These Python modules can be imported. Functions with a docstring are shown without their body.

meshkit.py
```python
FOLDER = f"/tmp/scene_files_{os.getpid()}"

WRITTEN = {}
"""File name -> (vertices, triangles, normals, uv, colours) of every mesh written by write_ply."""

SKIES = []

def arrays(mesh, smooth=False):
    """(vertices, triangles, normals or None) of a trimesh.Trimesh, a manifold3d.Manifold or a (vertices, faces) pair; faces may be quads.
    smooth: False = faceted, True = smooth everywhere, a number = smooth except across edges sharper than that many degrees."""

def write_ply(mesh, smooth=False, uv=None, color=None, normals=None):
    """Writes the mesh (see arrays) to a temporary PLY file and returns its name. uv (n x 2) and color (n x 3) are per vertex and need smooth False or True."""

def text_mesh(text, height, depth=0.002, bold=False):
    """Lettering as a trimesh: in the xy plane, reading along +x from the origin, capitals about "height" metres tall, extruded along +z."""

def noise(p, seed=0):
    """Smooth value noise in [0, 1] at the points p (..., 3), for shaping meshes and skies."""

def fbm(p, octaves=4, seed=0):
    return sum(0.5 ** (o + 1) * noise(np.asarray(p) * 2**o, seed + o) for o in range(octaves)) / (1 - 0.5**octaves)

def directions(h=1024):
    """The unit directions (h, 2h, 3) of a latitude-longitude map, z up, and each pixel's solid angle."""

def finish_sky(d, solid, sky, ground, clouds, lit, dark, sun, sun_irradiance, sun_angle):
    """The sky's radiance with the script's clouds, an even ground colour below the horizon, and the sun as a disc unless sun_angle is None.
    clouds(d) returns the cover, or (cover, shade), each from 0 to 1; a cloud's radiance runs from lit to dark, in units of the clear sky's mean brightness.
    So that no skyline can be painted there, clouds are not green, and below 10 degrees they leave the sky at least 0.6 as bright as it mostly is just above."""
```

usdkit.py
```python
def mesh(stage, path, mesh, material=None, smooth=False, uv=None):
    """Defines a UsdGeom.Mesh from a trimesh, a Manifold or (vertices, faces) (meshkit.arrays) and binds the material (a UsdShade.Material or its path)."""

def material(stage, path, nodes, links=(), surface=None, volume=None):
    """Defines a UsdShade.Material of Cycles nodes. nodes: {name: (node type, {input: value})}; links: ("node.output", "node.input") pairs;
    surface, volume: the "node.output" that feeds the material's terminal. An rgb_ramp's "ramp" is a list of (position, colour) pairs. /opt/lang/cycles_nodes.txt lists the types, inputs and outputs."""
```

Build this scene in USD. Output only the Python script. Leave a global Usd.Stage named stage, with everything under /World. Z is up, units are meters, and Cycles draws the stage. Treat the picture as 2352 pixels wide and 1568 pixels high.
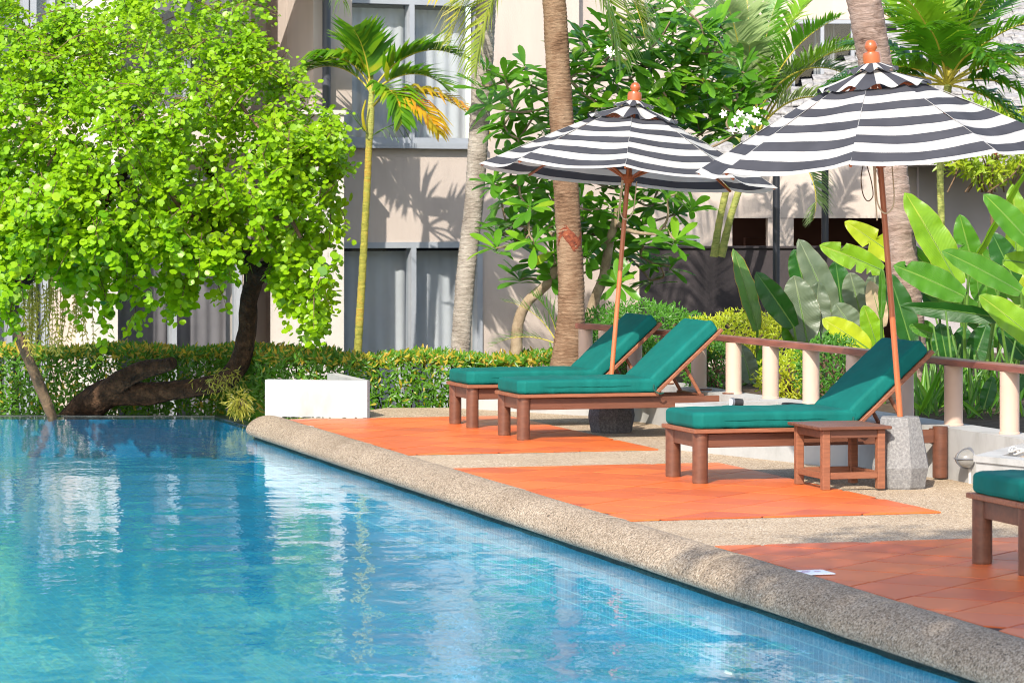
import math, random
import numpy as np
import trimesh, manifold3d as m3
from shapely.geometry import Polygon, Point, box as sbox
from shapely import affinity
from pxr import Usd, UsdGeom, UsdLux, UsdShade, Gf, Sdf
import usdkit, meshkit

stage = Usd.Stage.CreateInMemory()
UsdGeom.SetStageUpAxis(stage, UsdGeom.Tokens.z)
UsdGeom.SetStageMetersPerUnit(stage, 1.0)
UsdGeom.Xform.Define(stage, '/World'); UsdGeom.Scope.Define(stage, '/World/Looks')
random.seed(7); RNG = np.random.default_rng(7)

# ------------------------------------------------------------------ camera, sky, sun, exposure
FPX, HOR, CX, EYE = 7500.0, 489.0, 1176.0, 1.7
cam = UsdGeom.Camera.Define(stage, '/World/camera')
cam.AddTranslateOp().Set(Gf.Vec3d(0, 0, EYE)); cam.AddRotateXYZOp().Set(Gf.Vec3f(90, 0, 0))
cam.CreateHorizontalApertureAttr(36.0); cam.CreateVerticalApertureAttr(24.0)
cam.CreateFocalLengthAttr(36.0 * FPX / 2352); cam.CreateClippingRangeAttr(Gf.Vec2f(0.1, 2000))
cam.CreateVerticalApertureOffsetAttr(-(784 - HOR) / 2352 * 36.0)
cam.CreateFStopAttr(8.0); cam.CreateFocusDistanceAttr(23.0)
cam.CreateExposureAttr(1.15)

SUN_EL, SUN_AZ = math.radians(38), math.radians(17)          # shadows fall away from the camera, to the right
to_sun = np.array([-math.sin(SUN_AZ) * math.cos(SUN_EL), -math.cos(SUN_AZ) * math.cos(SUN_EL), math.sin(SUN_EL)])
sun = UsdLux.DistantLight.Define(stage, '/World/sun')
sun.CreateIntensityAttr(0.88); sun.CreateAngleAttr(0.5); sun.CreateNormalizeAttr(True)
sun.CreateColorAttr(Gf.Vec3f(1.0, 0.93, 0.82))
_m = Gf.Matrix4d(); _m.SetLookAt(Gf.Vec3d(*map(float, to_sun)), Gf.Vec3d(0, 0, 0), Gf.Vec3d(0, 0, 1))
sun.AddTransformOp().Set(_m.GetInverse())
dome = UsdLux.DomeLight.Define(stage, '/World/sky'); dome.CreateIntensityAttr(1.0)
skym = usdkit.material(stage, '/World/Looks/sky', {
    's': ('sky_texture', {'sky_type': 'single_scattering', 'sun_disc': False, 'sun_elevation': SUN_EL, 'sun_rotation': math.atan2(to_sun[0], to_sun[1]), 'aerosol_density': 1.6}),
    'b': ('background_shader', {'strength': 0.15})}, [('s.color', 'b.color')], surface='b.background')
UsdShade.MaterialBindingAPI.Apply(dome.GetPrim()).Bind(skym)

# ------------------------------------------------------------------ helpers
def P(x, y, Y): return np.array([(x - CX) * Y / FPX, Y, EYE + (HOR - y) * Y / FPX])
def G(x, y, z=0.0):
    Y = (EYE - z) * FPX / (y - HOR); return np.array([(x - CX) * Y / FPX, Y, z])

USED = {}
def numbered(parent, name):
    k = (parent, name); n = USED.get(k, 0); USED[k] = n + 1
    return f'{parent}/{name}' if n == 0 else f'{parent}/{name}_{n:03d}'
def path_of(parent): return '/World' if parent is None else str(parent.GetPath())
def tag(prim, label=None, cat=None, group=None, kind=None):
    for k, v in (('label', label), ('category', cat), ('group', group), ('kind', kind)):
        if v: prim.SetCustomDataByKey(k, v)
    return prim
def thing(name, label=None, cat=None, group=None, loc=None, rotz=0, kind=None):
    x = UsdGeom.Xform.Define(stage, numbered('/World', name))
    if loc is not None:
        x.AddTranslateOp().Set(Gf.Vec3d(*map(float, loc)))
        if rotz: x.AddRotateZOp().Set(rotz)
    return tag(x.GetPrim(), label, cat, group, kind)
def obj(name, mesh, mat, parent=None, smooth=False, uv=None, label=None, cat=None, group=None, kind=None):
    p = usdkit.mesh(stage, numbered(path_of(parent), name), mesh, MATS[mat], smooth, uv)
    if parent is not None and not parent.GetCustomDataByKey('category') is None: pass
    return tag(p.GetPrim(), label, cat, group, kind)
def struct(name, mesh, mat, parent=None, smooth=False): return obj(name, mesh, mat, parent, smooth, kind='structure' if parent is None else None)
def dup(src, loc, rotz, label, group):
    x = UsdGeom.Xform.Define(stage, numbered('/World', src.GetName())); p = x.GetPrim()
    p.GetReferences().AddInternalReference(src.GetPath()); 
    x.ClearXformOpOrder()
    ops = {o.GetOpName(): o for o in x.GetOrderedXformOps()}
    t = p.GetAttribute('xformOp:translate'); t.Set(Gf.Vec3d(*map(float, loc)))
    r = p.GetAttribute('xformOp:rotateZ'); r.Set(rotz)
    p.CreateAttribute('xformOpOrder', Sdf.ValueTypeNames.TokenArray, False).Set(['xformOp:translate', 'xformOp:rotateZ'])
    p.SetInstanceable(True)
    return tag(p, label, src.GetCustomDataByKey('category'), group)

def cat_meshes(ms):
    ms = [m if isinstance(m, tuple) else (np.asarray(m.vertices), np.asarray(m.faces)) for m in ms]
    V, F, o = [], [], 0
    for v, f in ms:
        V.append(v); F.append(f + o); o += len(v)
    return np.vstack(V), np.vstack(F)
def bx(x0, x1, y0, y1, z0, z1, ch=0.0):
    if ch <= 0:
        m = trimesh.creation.box(extents=(x1 - x0, y1 - y0, z1 - z0)); m.apply_translation(((x0 + x1) / 2, (y0 + y1) / 2, (z0 + z1) / 2)); return m
    pts = []
    for sx, X in ((1, x0), (-1, x1)):
        for sy, Y in ((1, y0), (-1, y1)):
            for sz, Z in ((1, z0), (-1, z1)):
                pts += [(X, Y + sy * ch, Z + sz * ch), (X + sx * ch, Y, Z + sz * ch), (X + sx * ch, Y + sy * ch, Z)]
    return trimesh.convex.convex_hull(np.array(pts))
def cyl(p0, p1, r0, r1=None, n=16):
    return tube(np.array([p0, p1], float), [r0, r0 if r1 is None else r1], n, caps=True)
def frames(pts):
    t = np.gradient(pts, axis=0); t /= np.linalg.norm(t, axis=1, keepdims=True) + 1e-12
    ref = np.array([0, 0, 1.0]) if abs(t[0][2]) < 0.9 else np.array([1.0, 0, 0])
    N = []
    n = np.cross(ref, t[0]); n /= np.linalg.norm(n)
    for k in t:
        n = n - k * (n @ k); n /= np.linalg.norm(n) + 1e-12; N.append(n)
    N = np.array(N); return t, N, np.cross(t, N)
def tube(pts, radii, n=12, caps=True, bump=None):
    pts = np.asarray(pts, float); radii = np.broadcast_to(np.asarray(radii, float), (len(pts),))
    t, N, B = frames(pts); a = np.linspace(0, 2 * np.pi, n, endpoint=False)
    R = radii[:, None] * np.ones((1, n))
    if bump is not None: R = R * bump(np.arange(len(pts))[:, None] / max(1, len(pts) - 1), a[None, :], pts)
    v = pts[:, None, :] + R[..., None] * (np.cos(a)[None, :, None] * N[:, None, :] + np.sin(a)[None, :, None] * B[:, None, :])
    v = v.reshape(-1, 3); i = np.arange(len(pts) - 1)[:, None] * n; j = np.arange(n)[None, :]; j2 = (j + 1) % n
    q = np.stack([i + j, i + j2, i + n + j2, i + n + j], -1).reshape(-1, 4)
    f = np.vstack([q[:, [0, 1, 2]], q[:, [0, 2, 3]]])
    if caps:
        k = len(v); v = np.vstack([v, pts[0], pts[-1]]); L = (len(pts) - 1) * n; jj = np.arange(n); j2 = (jj + 1) % n
        f = np.vstack([f, np.stack([np.full(n, k), j2, jj], -1), np.stack([np.full(n, k + 1), L + jj, L + j2], -1)])
    return v, f
def spline(pts, m=8):
    pts = np.asarray(pts, float); q = np.vstack([2 * pts[0] - pts[1], pts, 2 * pts[-1] - pts[-2]]); out = []
    for i in range(1, len(q) - 2):
        for s in np.linspace(0, 1, m, endpoint=False):
            a, b, c, d = q[i - 1:i + 3]
            out.append(.5 * (2 * b + (c - a) * s + (2 * a - 5 * b + 4 * c - d) * s * s + (3 * b - a - 3 * c + d) * s ** 3))
    out.append(pts[-1]); return np.array(out)
def prism(poly, z0, z1):
    m = trimesh.creation.extrude_polygon(poly, z1 - z0, engine='earcut'); m.apply_translation((0, 0, z0)); return m
def lathe(profile, n=24):
    p = np.array(profile, float); a = np.linspace(0, 2 * np.pi, n, endpoint=False)
    v = np.stack([p[:, 0, None] * np.cos(a), p[:, 0, None] * np.sin(a), p[:, 1, None] * np.ones(n)], -1).reshape(-1, 3)
    i = np.arange(len(p) - 1)[:, None] * n; j = np.arange(n)[None, :]; j2 = (j + 1) % n
    q = np.stack([i + j, i + j2, i + n + j2, i + n + j], -1).reshape(-1, 4)
    return v, np.vstack([q[:, [0, 1, 2]], q[:, [0, 2, 3]]])
def move(m, R=None, t=(0, 0, 0)):
    v, f = m if isinstance(m, tuple) else (np.asarray(m.vertices), np.asarray(m.faces))
    if R is not None: v = v @ np.asarray(R).T
    return v + np.asarray(t), f
def rotx(a): c, s = math.cos(a), math.sin(a); return np.array([[1, 0, 0], [0, c, -s], [0, s, c]])
def roty(a): c, s = math.cos(a), math.sin(a); return np.array([[c, 0, s], [0, 1, 0], [-s, 0, c]])
def rotz(a): c, s = math.cos(a), math.sin(a); return np.array([[c, -s, 0], [s, c, 0], [0, 0, 1]])
def rounded(x0, x1, y0, y1, z0, z1, r, edge=0.03, puff=0.0, seed=0, cut=0.0):
    """A stuffed box: rounded edges and slightly uneven faces; cut trims two vertical corners at x0."""
    pts = [(x, y, z) for x in (x0 + r, x1 - r) for y in (y0 + r, y1 - r) for z in (z0 + r, z1 - r)]
    if cut: pts = [p for p in pts if p[0] > x0 + r + 1e-6] + [(x0 + r + (cut if k else 0), y0 + r + (0 if k else cut) if s else y1 - r - (0 if k else cut), z) for k in (0, 1) for s in (0, 1) for z in (z0 + r, z1 - r)]
    sp = m3.Manifold.sphere(r, 16)
    h = m3.Manifold.batch_hull([sp.translate(p) for p in pts]).refine_to_length(edge)
    m = h.to_mesh(); v = np.array(m.vert_properties[:, :3], float); f = np.array(m.tri_verts)
    tm = trimesh.Trimesh(v, f, process=False); n = tm.vertex_normals
    d = (meshkit.fbm(v * np.array([7, 7, 7]), 3, seed) - .5) * 2 * puff + (meshkit.fbm(v * np.array([22, 5, 5]), 2, seed + 3) - .5) * puff
    d = d + (meshkit.fbm(v * np.array([34, 4, 9]), 2, seed + 7) - .5) * puff * .9
    c = np.clip(1 - ((v[:, 0] - (x0 + x1) / 2) / ((x1 - x0) / 2)) ** 4, 0, 1) * np.clip(1 - ((v[:, 1] - (y0 + y1) / 2) / ((y1 - y0) / 2)) ** 4, 0, 1)
    v = v + n * d[:, None]; v[:, 2] += np.where(v[:, 2] > (z0 + z1) / 2, c * puff * 1.5, 0)
    return v, f

# ------------------------------------------------------------------ materials
MATS = {}
def mat(name, nodes, links, surface='p.BSDF'):
    MATS[name] = usdkit.material(stage, '/World/Looks/' + name, nodes, links, surface=surface); return name
def simple(name, c1, c2=None, rough=.6, scale=6.0, bump=0.0, bscale=60.0, stretch=(1, 1, 1), spec=.4, coord='pos', detail=4, bdist=.01, c3=None, coat=0):
    """Two or three tones mixed by noise, with fine relief."""
    n = {'g': ('geometry', {}) if coord == 'pos' else ('texture_coordinate', {}), 'm': ('mapping', {'scale': stretch}),
         'n': ('noise_texture', {'scale': scale, 'detail': float(detail), 'roughness': .62}),
         'r': ('rgb_ramp', {'ramp': [(.3, c1), (.7, c2 or c1)] if c3 is None else [(.28, c1), (.5, c2), (.74, c3)]}),
         'p': ('principled_bsdf', {'roughness': rough, 'specular_ior_level': spec, 'coat_weight': float(coat), 'coat_roughness': .15})}
    src = 'g.position' if coord == 'pos' else 'g.object'
    l = [(src, 'm.vector'), ('m.vector', 'n.vector'), ('n.fac', 'r.fac'), ('r.color', 'p.base_color')]
    if bump:
        n['bn'] = ('noise_texture', {'scale': bscale, 'detail': 3.0}); n['b'] = ('bump', {'strength': bump, 'distance': bdist})
        l += [('m.vector', 'bn.vector'), ('bn.fac', 'b.height'), ('b.normal', 'p.normal')]
    return mat(name, n, l)
def leaf_mat(name, ramp, trans=.4, tr_gain=(1.5, 1.6, .9), rough=.38, spec=.45):
    ramp2 = [(p, tuple(min(.95, c * g) for c, g in zip(col, tr_gain))) for p, col in ramp]
    return mat(name, {'nz': ('noise_texture', {'scale': 2.6, 'detail': 2.0}), 'k1': ('math', {'math_type': 'multiply_add', 'value2': .78, 'value3': -.26}), 'k2': ('math', {'math_type': 'multiply_add', 'value2': .75}), 'g': ('geometry', {}), 'o': ('object_info', {}), 'a': ('math', {'math_type': 'add'}), 'f': ('math', {'math_type': 'fraction'}),
        'r': ('rgb_ramp', {'ramp': ramp}), 'r2': ('rgb_ramp', {'ramp': ramp2}), 'p': ('principled_bsdf', {'roughness': rough, 'specular_ior_level': spec}),
        't': ('translucent_bsdf', {}), 'x': ('mix_closure', {'fac': trans})},
        [('g.random_per_island', 'a.value1'), ('o.random', 'a.value2'), ('a.value', 'f.value1'), ('g.position', 'nz.vector'), ('nz.fac', 'k2.value1'), ('f.value', 'k1.value1'), ('k1.value', 'k2.value3'), ('k2.value', 'r.fac'), ('k2.value', 'r2.fac'),
         ('r.color', 'p.base_color'), ('r2.color', 't.color'), ('p.BSDF', 'x.closure1'), ('t.BSDF', 'x.closure2')], surface='x.closure')

simple('stucco', (.40, .34, .30), (.48, .41, .36), .9, 1.6, .25, 120, spec=.15, stretch=(1.5, 1.5, .3))
simple('stucco_white', (.46, .43, .395), (.53, .50, .465), .85, 2.0, .2, 90, spec=.2)
simple('stucco_grey', (.30, .275, .28), (.35, .325, .33), .9, 1.5, .2, 90, spec=.15)  # wing stucco greyed and darkened: the wall's shade is put into its colour
simple('white_wall', (.26, .256, .24), (.345, .34, .328), .75, 3.0, .2, 60, spec=.2, c3=(.375, .37, .358), stretch=(1, 1, .5))
simple('column_paint', (.44, .315, .245), (.49, .355, .28), .65, 3, .08, 60, spec=.3)
simple('rail_wood', (.13, .045, .035), (.24, .085, .06), .35, 4, .1, 60, stretch=(1, 1, 6), spec=.5)
simple('wood', (.085, .031, .017), (.14, .052, .028), .42, 5, .12, 45, stretch=(.6, 6, 6), spec=.45, coord='obj')
simple('wood_worn', (.15, .053, .027), (.26, .098, .048), .5, 9, .12, 45, stretch=(.6, 6, 6), spec=.4, coord='obj')
simple('pole_wood', (.33, .085, .028), (.44, .135, .05), .38, 3, .05, 40, stretch=(8, 8, .8), spec=.5, coord='obj')
simple('finial_wood', (.27, .062, .018), (.36, .095, .028), .3, 3, 0, spec=.6, coord='obj')
simple('cushion', (.001, .085, .073), (.002, .118, .101), .78, 4, .35, 26, spec=.18, coord='obj', bdist=.006, stretch=(1.6, .7, .7))
simple('granite', (.12, .118, .12), (.185, .18, .177), .85, 70, .3, 90, spec=.25, coord='obj', c3=(.26, .255, .25))
simple('granite_dark', (.055, .05, .055), (.10, .095, .10), .8, 70, .3, 90, spec=.25, coord='obj', c3=(.17, .16, .16))  # same granite in darker tones; shade under the lounger put into the colour
simple('charcoal', (.028, .024, .026), (.055, .046, .048), .85, 2.5, .1, 60, spec=.2)
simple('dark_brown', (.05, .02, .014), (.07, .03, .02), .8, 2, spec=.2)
simple('aluminium', (.25, .27, .30), (.30, .32, .35), .45, 3, spec=.5)
simple('pipe_navy', (.045, .05, .065), (.065, .07, .09), .5, 3, spec=.4)
simple('post_black', (.008, .009, .014), (.016, .018, .026), .4, 3, spec=.5)
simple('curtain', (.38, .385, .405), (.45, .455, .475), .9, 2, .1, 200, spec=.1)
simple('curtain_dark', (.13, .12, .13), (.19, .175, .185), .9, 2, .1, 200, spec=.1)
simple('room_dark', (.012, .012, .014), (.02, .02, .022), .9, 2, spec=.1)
simple('soil', (.05, .035, .025), (.11, .08, .055), .95, 14, .5, 60, spec=.1)
simple('garden_soil', (.06, .07, .03), (.12, .10, .06), .95, 4, .5, 30, spec=.1)
simple('plaque', (.74, .78, .84), (.80, .82, .86), .3, 10, spec=.5)
simple('plaque_ink', (.36, .16, .28), (.40, .2, .32), .5, 10)
simple('fitting_white', (.75, .82, .80), (.80, .86, .84), .3, 5)
simple('black_rubber', (.015, .015, .016), (.03, .03, .032), .6, 8)
simple('green_cloth', (.004, .045, .035), (.01, .07, .05), .8, 12, .3, 80)
simple('rope', (.5, .38, .25), (.6, .47, .33), .85, 60)
simple('white_cable', (.42, .41, .39), (.48, .47, .45), .6, 20)
simple('bark_dark', (.012, .007, .004), (.036, .019, .010), .9, 12, 1.0, 22, spec=.2, bdist=.05, c3=(.10, .052, .027))
simple('bark_light', (.09, .055, .034), (.17, .11, .065), .85, 7, .5, 40, spec=.2, bdist=.02)
simple('plumeria_bark', (.13, .095, .06), (.22, .165, .11), .85, 12, .5, 50, spec=.2, bdist=.01, c3=(.30, .24, .17))
simple('shingle', (.15, .14, .14), (.29, .28, .275), .9, 14, .8, 40, spec=.15, bdist=.03, c3=(.42, .41, .40))
simple('lamp_metal', (.09, .095, .11), (.14, .145, .16), .35, 10, spec=.6)
simple('fabric_seam', (.50, .48, .45), (.56, .54, .51), .8, 40)
simple('canvas_seam', (.30, .295, .29), (.36, .35, .34), .8, 40)
simple('joint_mortar', (.27, .23, .18), (.34, .29, .23), .9, 30)

def palm_bark(name, cols, scale, rings):
    mat(name, {'g': ('geometry', {}), 'm': ('mapping', {'scale': (1.2, 1.2, rings)}), 'n': ('noise_texture', {'scale': scale * 1.8, 'detail': 6.0, 'roughness': .72, 'distortion': .8}),
        'n2': ('noise_texture', {'scale': 5.0, 'detail': 4.0}), 'x': ('mix', {'fac': .45}), 'r': ('rgb_ramp', {'ramp': cols}),
        'b': ('bump', {'strength': 1.0, 'distance': .02}), 'p': ('principled_bsdf', {'roughness': .9, 'specular_ior_level': .15})},
        [('g.position', 'm.vector'), ('m.vector', 'n.vector'), ('g.position', 'n2.vector'), ('n.color', 'x.color1'), ('n2.color', 'x.color2'), ('x.color', 'r.fac'),
         ('r.color', 'p.base_color'), ('n.fac', 'b.height'), ('b.normal', 'p.normal')])
palm_bark('palm_white', [(.36, (.06, .045, .035)), (.45, (.24, .205, .175)), (.60, (.40, .36, .32)), (.7, (.46, .42, .37))], 6, 5)
palm_bark('palm_brown', [(.36, (.045, .024, .013)), (.46, (.17, .10, .06)), (.60, (.29, .20, .13)), (.72, (.37, .28, .2))], 6, 6)
palm_bark('palm_grey', [(.36, (.06, .033, .024)), (.46, (.22, .155, .125)), (.62, (.34, .265, .23)), (.72, (.40, .33, .29))], 5, 4)
palm_bark('palm_green', [(.36, (.10, .13, .03)), (.5, (.30, .33, .09)), (.66, (.45, .36, .10))], 5, 5)
palm_bark('palm_yellow', [(.36, (.12, .14, .03)), (.5, (.28, .26, .05)), (.66, (.42, .20, .035))], 4, 4)
simple('wound', (.03, .010, .006), (.15, .035, .015), .9, 26, .9, 50, c3=(.25, .075, .03))

# pebble wash (deck bands and coping)
def pebble(name, ramp, scale):
    mat(name, {'g': ('geometry', {}), 'v': ('voronoi_texture', {'scale': scale}), 's': ('separate_color', {}), 'n': ('noise_texture', {'scale': 1.3, 'detail': 3.0}),
        'r': ('rgb_ramp', {'ramp': ramp}), 'r2': ('rgb_ramp', {'ramp': [(.3, (.78, .76, .74)), (.7, (1.0, 1.0, 1.0))]}), 'x': ('mix', {'mix_type': 'multiply', 'fac': 1.0}),
        'i': ('math', {'math_type': 'subtract', 'value1': 1.0}), 'b': ('bump', {'strength': .55, 'distance': .004}), 'p': ('principled_bsdf', {'roughness': .8, 'specular_ior_level': .25})},
        [('g.position', 'v.vector'), ('g.position', 'n.vector'), ('v.color', 's.color'), ('s.r', 'r.fac'), ('n.fac', 'r2.fac'), ('r.color', 'x.color1'), ('r2.color', 'x.color2'),
         ('x.color', 'p.base_color'), ('v.distance', 'i.value2'), ('i.value', 'b.height'), ('b.normal', 'p.normal')])
pebble('pebble', [(0, (.10, .072, .05)), (.2, (.28, .205, .135)), (.55, (.42, .32, .215)), (.85, (.52, .42, .30)), (1, (.60, .53, .43))], 140)
pebble('pebble_coping', [(0, (.05, .037, .027)), (.25, (.20, .146, .098)), (.6, (.33, .255, .18)), (.88, (.42, .34, .25)), (1, (.50, .43, .35))], 150)

# terracotta, four tones
for k, (a, b) in enumerate([((.45, .090, .018), (.53, .116, .024)), ((.41, .077, .017), (.49, .10, .022)), ((.48, .104, .020), (.57, .132, .027)), ((.37, .066, .017), (.45, .088, .021))]):
    simple(f'terracotta_{k}', a, b, .42, 2.6, .06, 30, spec=.42, stretch=(1, 1, 1))
simple('grout', (.05, .018, .011), (.08, .028, .017), .95, 20)

# pool
mat('pool_tile', {'g': ('geometry', {}), 'm': ('mapping', {'rotation': (0, 0, math.radians(-15.7))}), 'br': ('brick_texture', {'offset': 0.0, 'color1': (.0, .195, .325), 'color2': (.0, .235, .385), 'mortar': (.005, .275, .43), 'scale': 1.0, 'mortar_size': .0035, 'brick_width': .06, 'row_height': .06}),
    'n': ('noise_texture', {'scale': .5, 'detail': 3.0}), 'r': ('rgb_ramp', {'ramp': [(.35, (.75, .82, .9)), (.65, (1, 1, 1))]}), 'x': ('mix', {'mix_type': 'multiply', 'fac': 1.0}), 'p': ('principled_bsdf', {'roughness': .35})},
    [('g.position', 'm.vector'), ('m.vector', 'br.vector'), ('g.position', 'n.vector'), ('n.fac', 'r.fac'), ('br.color', 'x.color1'), ('r.color', 'x.color2'), ('x.color', 'p.base_color')])
mat('pool_wall_tile', {'g': ('geometry', {}), 'm': ('mapping', {'rotation': (0, 0, math.radians(-15.7))}), 's': ('separate_xyz', {}), 'cb': ('combine_xyz', {}), 'br': ('brick_texture', {'offset': 0.0, 'color1': (.004, .25, .40), 'color2': (.008, .31, .48), 'mortar': (.12, .48, .60), 'scale': 1.0, 'mortar_size': .0030, 'brick_width': .06, 'row_height': .06}), 'p': ('principled_bsdf', {'roughness': .3})},
    [('g.position', 'm.vector'), ('m.vector', 's.vector'), ('s.y', 'cb.x'), ('s.z', 'cb.y'), ('cb.vector', 'br.vector'), ('br.color', 'p.base_color')])
simple('pool_edge_stone', (.015, .02, .022), (.035, .04, .042), .2, 6, spec=.5)
simple('waterline_grime', (.012, .014, .012), (.04, .045, .035), .6, 14, .4, 60)
mat('water', {'g': ('geometry', {}), 'm': ('mapping', {'scale': (1, .55, 1)}), 'n': ('noise_texture', {'scale': 13.0, 'detail': 2.0, 'roughness': .5}), 'b': ('bump', {'strength': .15, 'distance': .015}),
    'io': ('math', {'math_type': 'multiply_add', 'value2': 1 / 1.33 - 1.33, 'value3': 1.33}), 'fr': ('fresnel', {}), 'mr': ('math', {'math_type': 'multiply', 'value2': .94}), 't': ('transparent_bsdf', {'color': (.80, .99, 1.0)}), 'gl': ('glossy_bsdf', {'color': (1, 1, 1), 'roughness': .015, 'distribution': 'ggx'}), 'x': ('mix_closure', {})},
    [('g.backfacing', 'io.value1'), ('io.value', 'fr.IOR'), ('g.position', 'm.vector'), ('m.vector', 'n.vector'), ('n.fac', 'b.height'), ('b.normal', 'gl.normal'), ('fr.fac', 'mr.value1'), ('mr.value', 'x.fac'), ('t.BSDF', 'x.closure1'), ('gl.BSDF', 'x.closure2')], surface='x.closure')
mat('glass_pane', {'g': ('geometry', {}), 'io': ('math', {'math_type': 'multiply_add', 'value2': 1 / 1.5 - 1.5, 'value3': 1.5}), 'fr': ('fresnel', {}), 't': ('transparent_bsdf', {'color': (.88, .91, .92)}), 'gl': ('glossy_bsdf', {'color': (1, 1, 1), 'roughness': .02}), 'x': ('mix_closure', {})},
    [('g.backfacing', 'io.value1'), ('io.value', 'fr.IOR'), ('fr.fac', 'x.fac'), ('t.BSDF', 'x.closure1'), ('gl.BSDF', 'x.closure2')], surface='x.closure')
mat('lamp_glass', {'p': ('principled_bsdf', {'base_color': (.20, .195, .185), 'roughness': .15, 'coat_weight': .6})}, [])

# striped canvas: UV v runs from apex to rim, u across; stripes in v (canopy) or in u (vent caps)
S0, S1, PER = .27, 1.0, .73 / 4.72
def stripe(name, comp, scale, shift):
    mat(name, {'t': ('texture_coordinate', {}), 's': ('separate_xyz', {}), 'a': ('math', {'math_type': 'multiply_add', 'value2': scale, 'value3': shift}), 'f': ('math', {'math_type': 'fraction'}), 'c': ('math', {'math_type': 'less_than', 'value2': .5}),
        'g': ('geometry', {}), 'n': ('noise_texture', {'scale': 5.0, 'detail': 4.0}), 'r1': ('rgb_ramp', {'ramp': [(.3, (.43, .42, .40)), (.7, (.49, .48, .46))]}), 'r2': ('rgb_ramp', {'ramp': [(.3, (.045, .046, .055)), (.7, (.064, .065, .076))]}),
        'x': ('mix', {}), 'wn': ('noise_texture', {'scale': 220.0}), 'b': ('bump', {'strength': .12, 'distance': .003}), 'p': ('principled_bsdf', {'roughness': .85, 'specular_ior_level': .2}), 'tr': ('translucent_bsdf', {}), 'mx': ('mix_closure', {'fac': .22})},
        [('t.UV', 's.vector'), (f's.{comp}', 'a.value1'), ('a.value', 'f.value1'), ('f.value', 'c.value1'), ('g.position', 'n.vector'), ('n.fac', 'r1.fac'), ('n.fac', 'r2.fac'), ('c.value', 'x.fac'), ('r1.color', 'x.color1'), ('r2.color', 'x.color2'),
         ('x.color', 'p.base_color'), ('x.color', 'tr.color'), ('g.position', 'wn.vector'), ('wn.fac', 'b.height'), ('b.normal', 'p.normal'), ('p.BSDF', 'mx.closure1'), ('tr.BSDF', 'mx.closure2')], surface='mx.closure')
stripe('canvas_stripe', 'y', 1 / PER, -S0 / PER)
stripe('canvas_cap', 'x', 8.0, .25)

# leaves
leaf_mat('leaf_round', [(0, (.04, .14, .004)), (.3, (.10, .26, .004)), (.6, (.19, .36, .005)), (.9, (.29, .42, .007)), (.975, (.38, .40, .010)), (.985, (.55, .20, .01)), (1, (.55, .15, .01))], .42, (1.7, 1.6, 1.0))
leaf_mat('leaf_hedge', [(0, (.03, .11, .006)), (.5, (.09, .22, .010)), (.85, (.18, .31, .015)), (1, (.28, .34, .02))], .35)
leaf_mat('leaf_hedge_tip', [(0, (.16, .29, .012)), (.5, (.30, .33, .02)), (.85, (.44, .27, .035)), (1, (.40, .11, .04))], .4)
leaf_mat('leaf_plumeria', [(0, (.05, .16, .014)), (.5, (.11, .28, .018)), (.85, (.20, .38, .022)), (.96, (.27, .40, .03)), (1, (.42, .36, .02))], .45, rough=.3)
leaf_mat('leaf_duranta', [(0, (.06, .16, .008)), (.4, (.16, .30, .012)), (.8, (.36, .40, .02)), (1, (.46, .42, .03))], .4)
leaf_mat('leaf_bush', [(0, (.03, .11, .01)), (.5, (.07, .21, .015)), (1, (.16, .32, .02))], .35)
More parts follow.
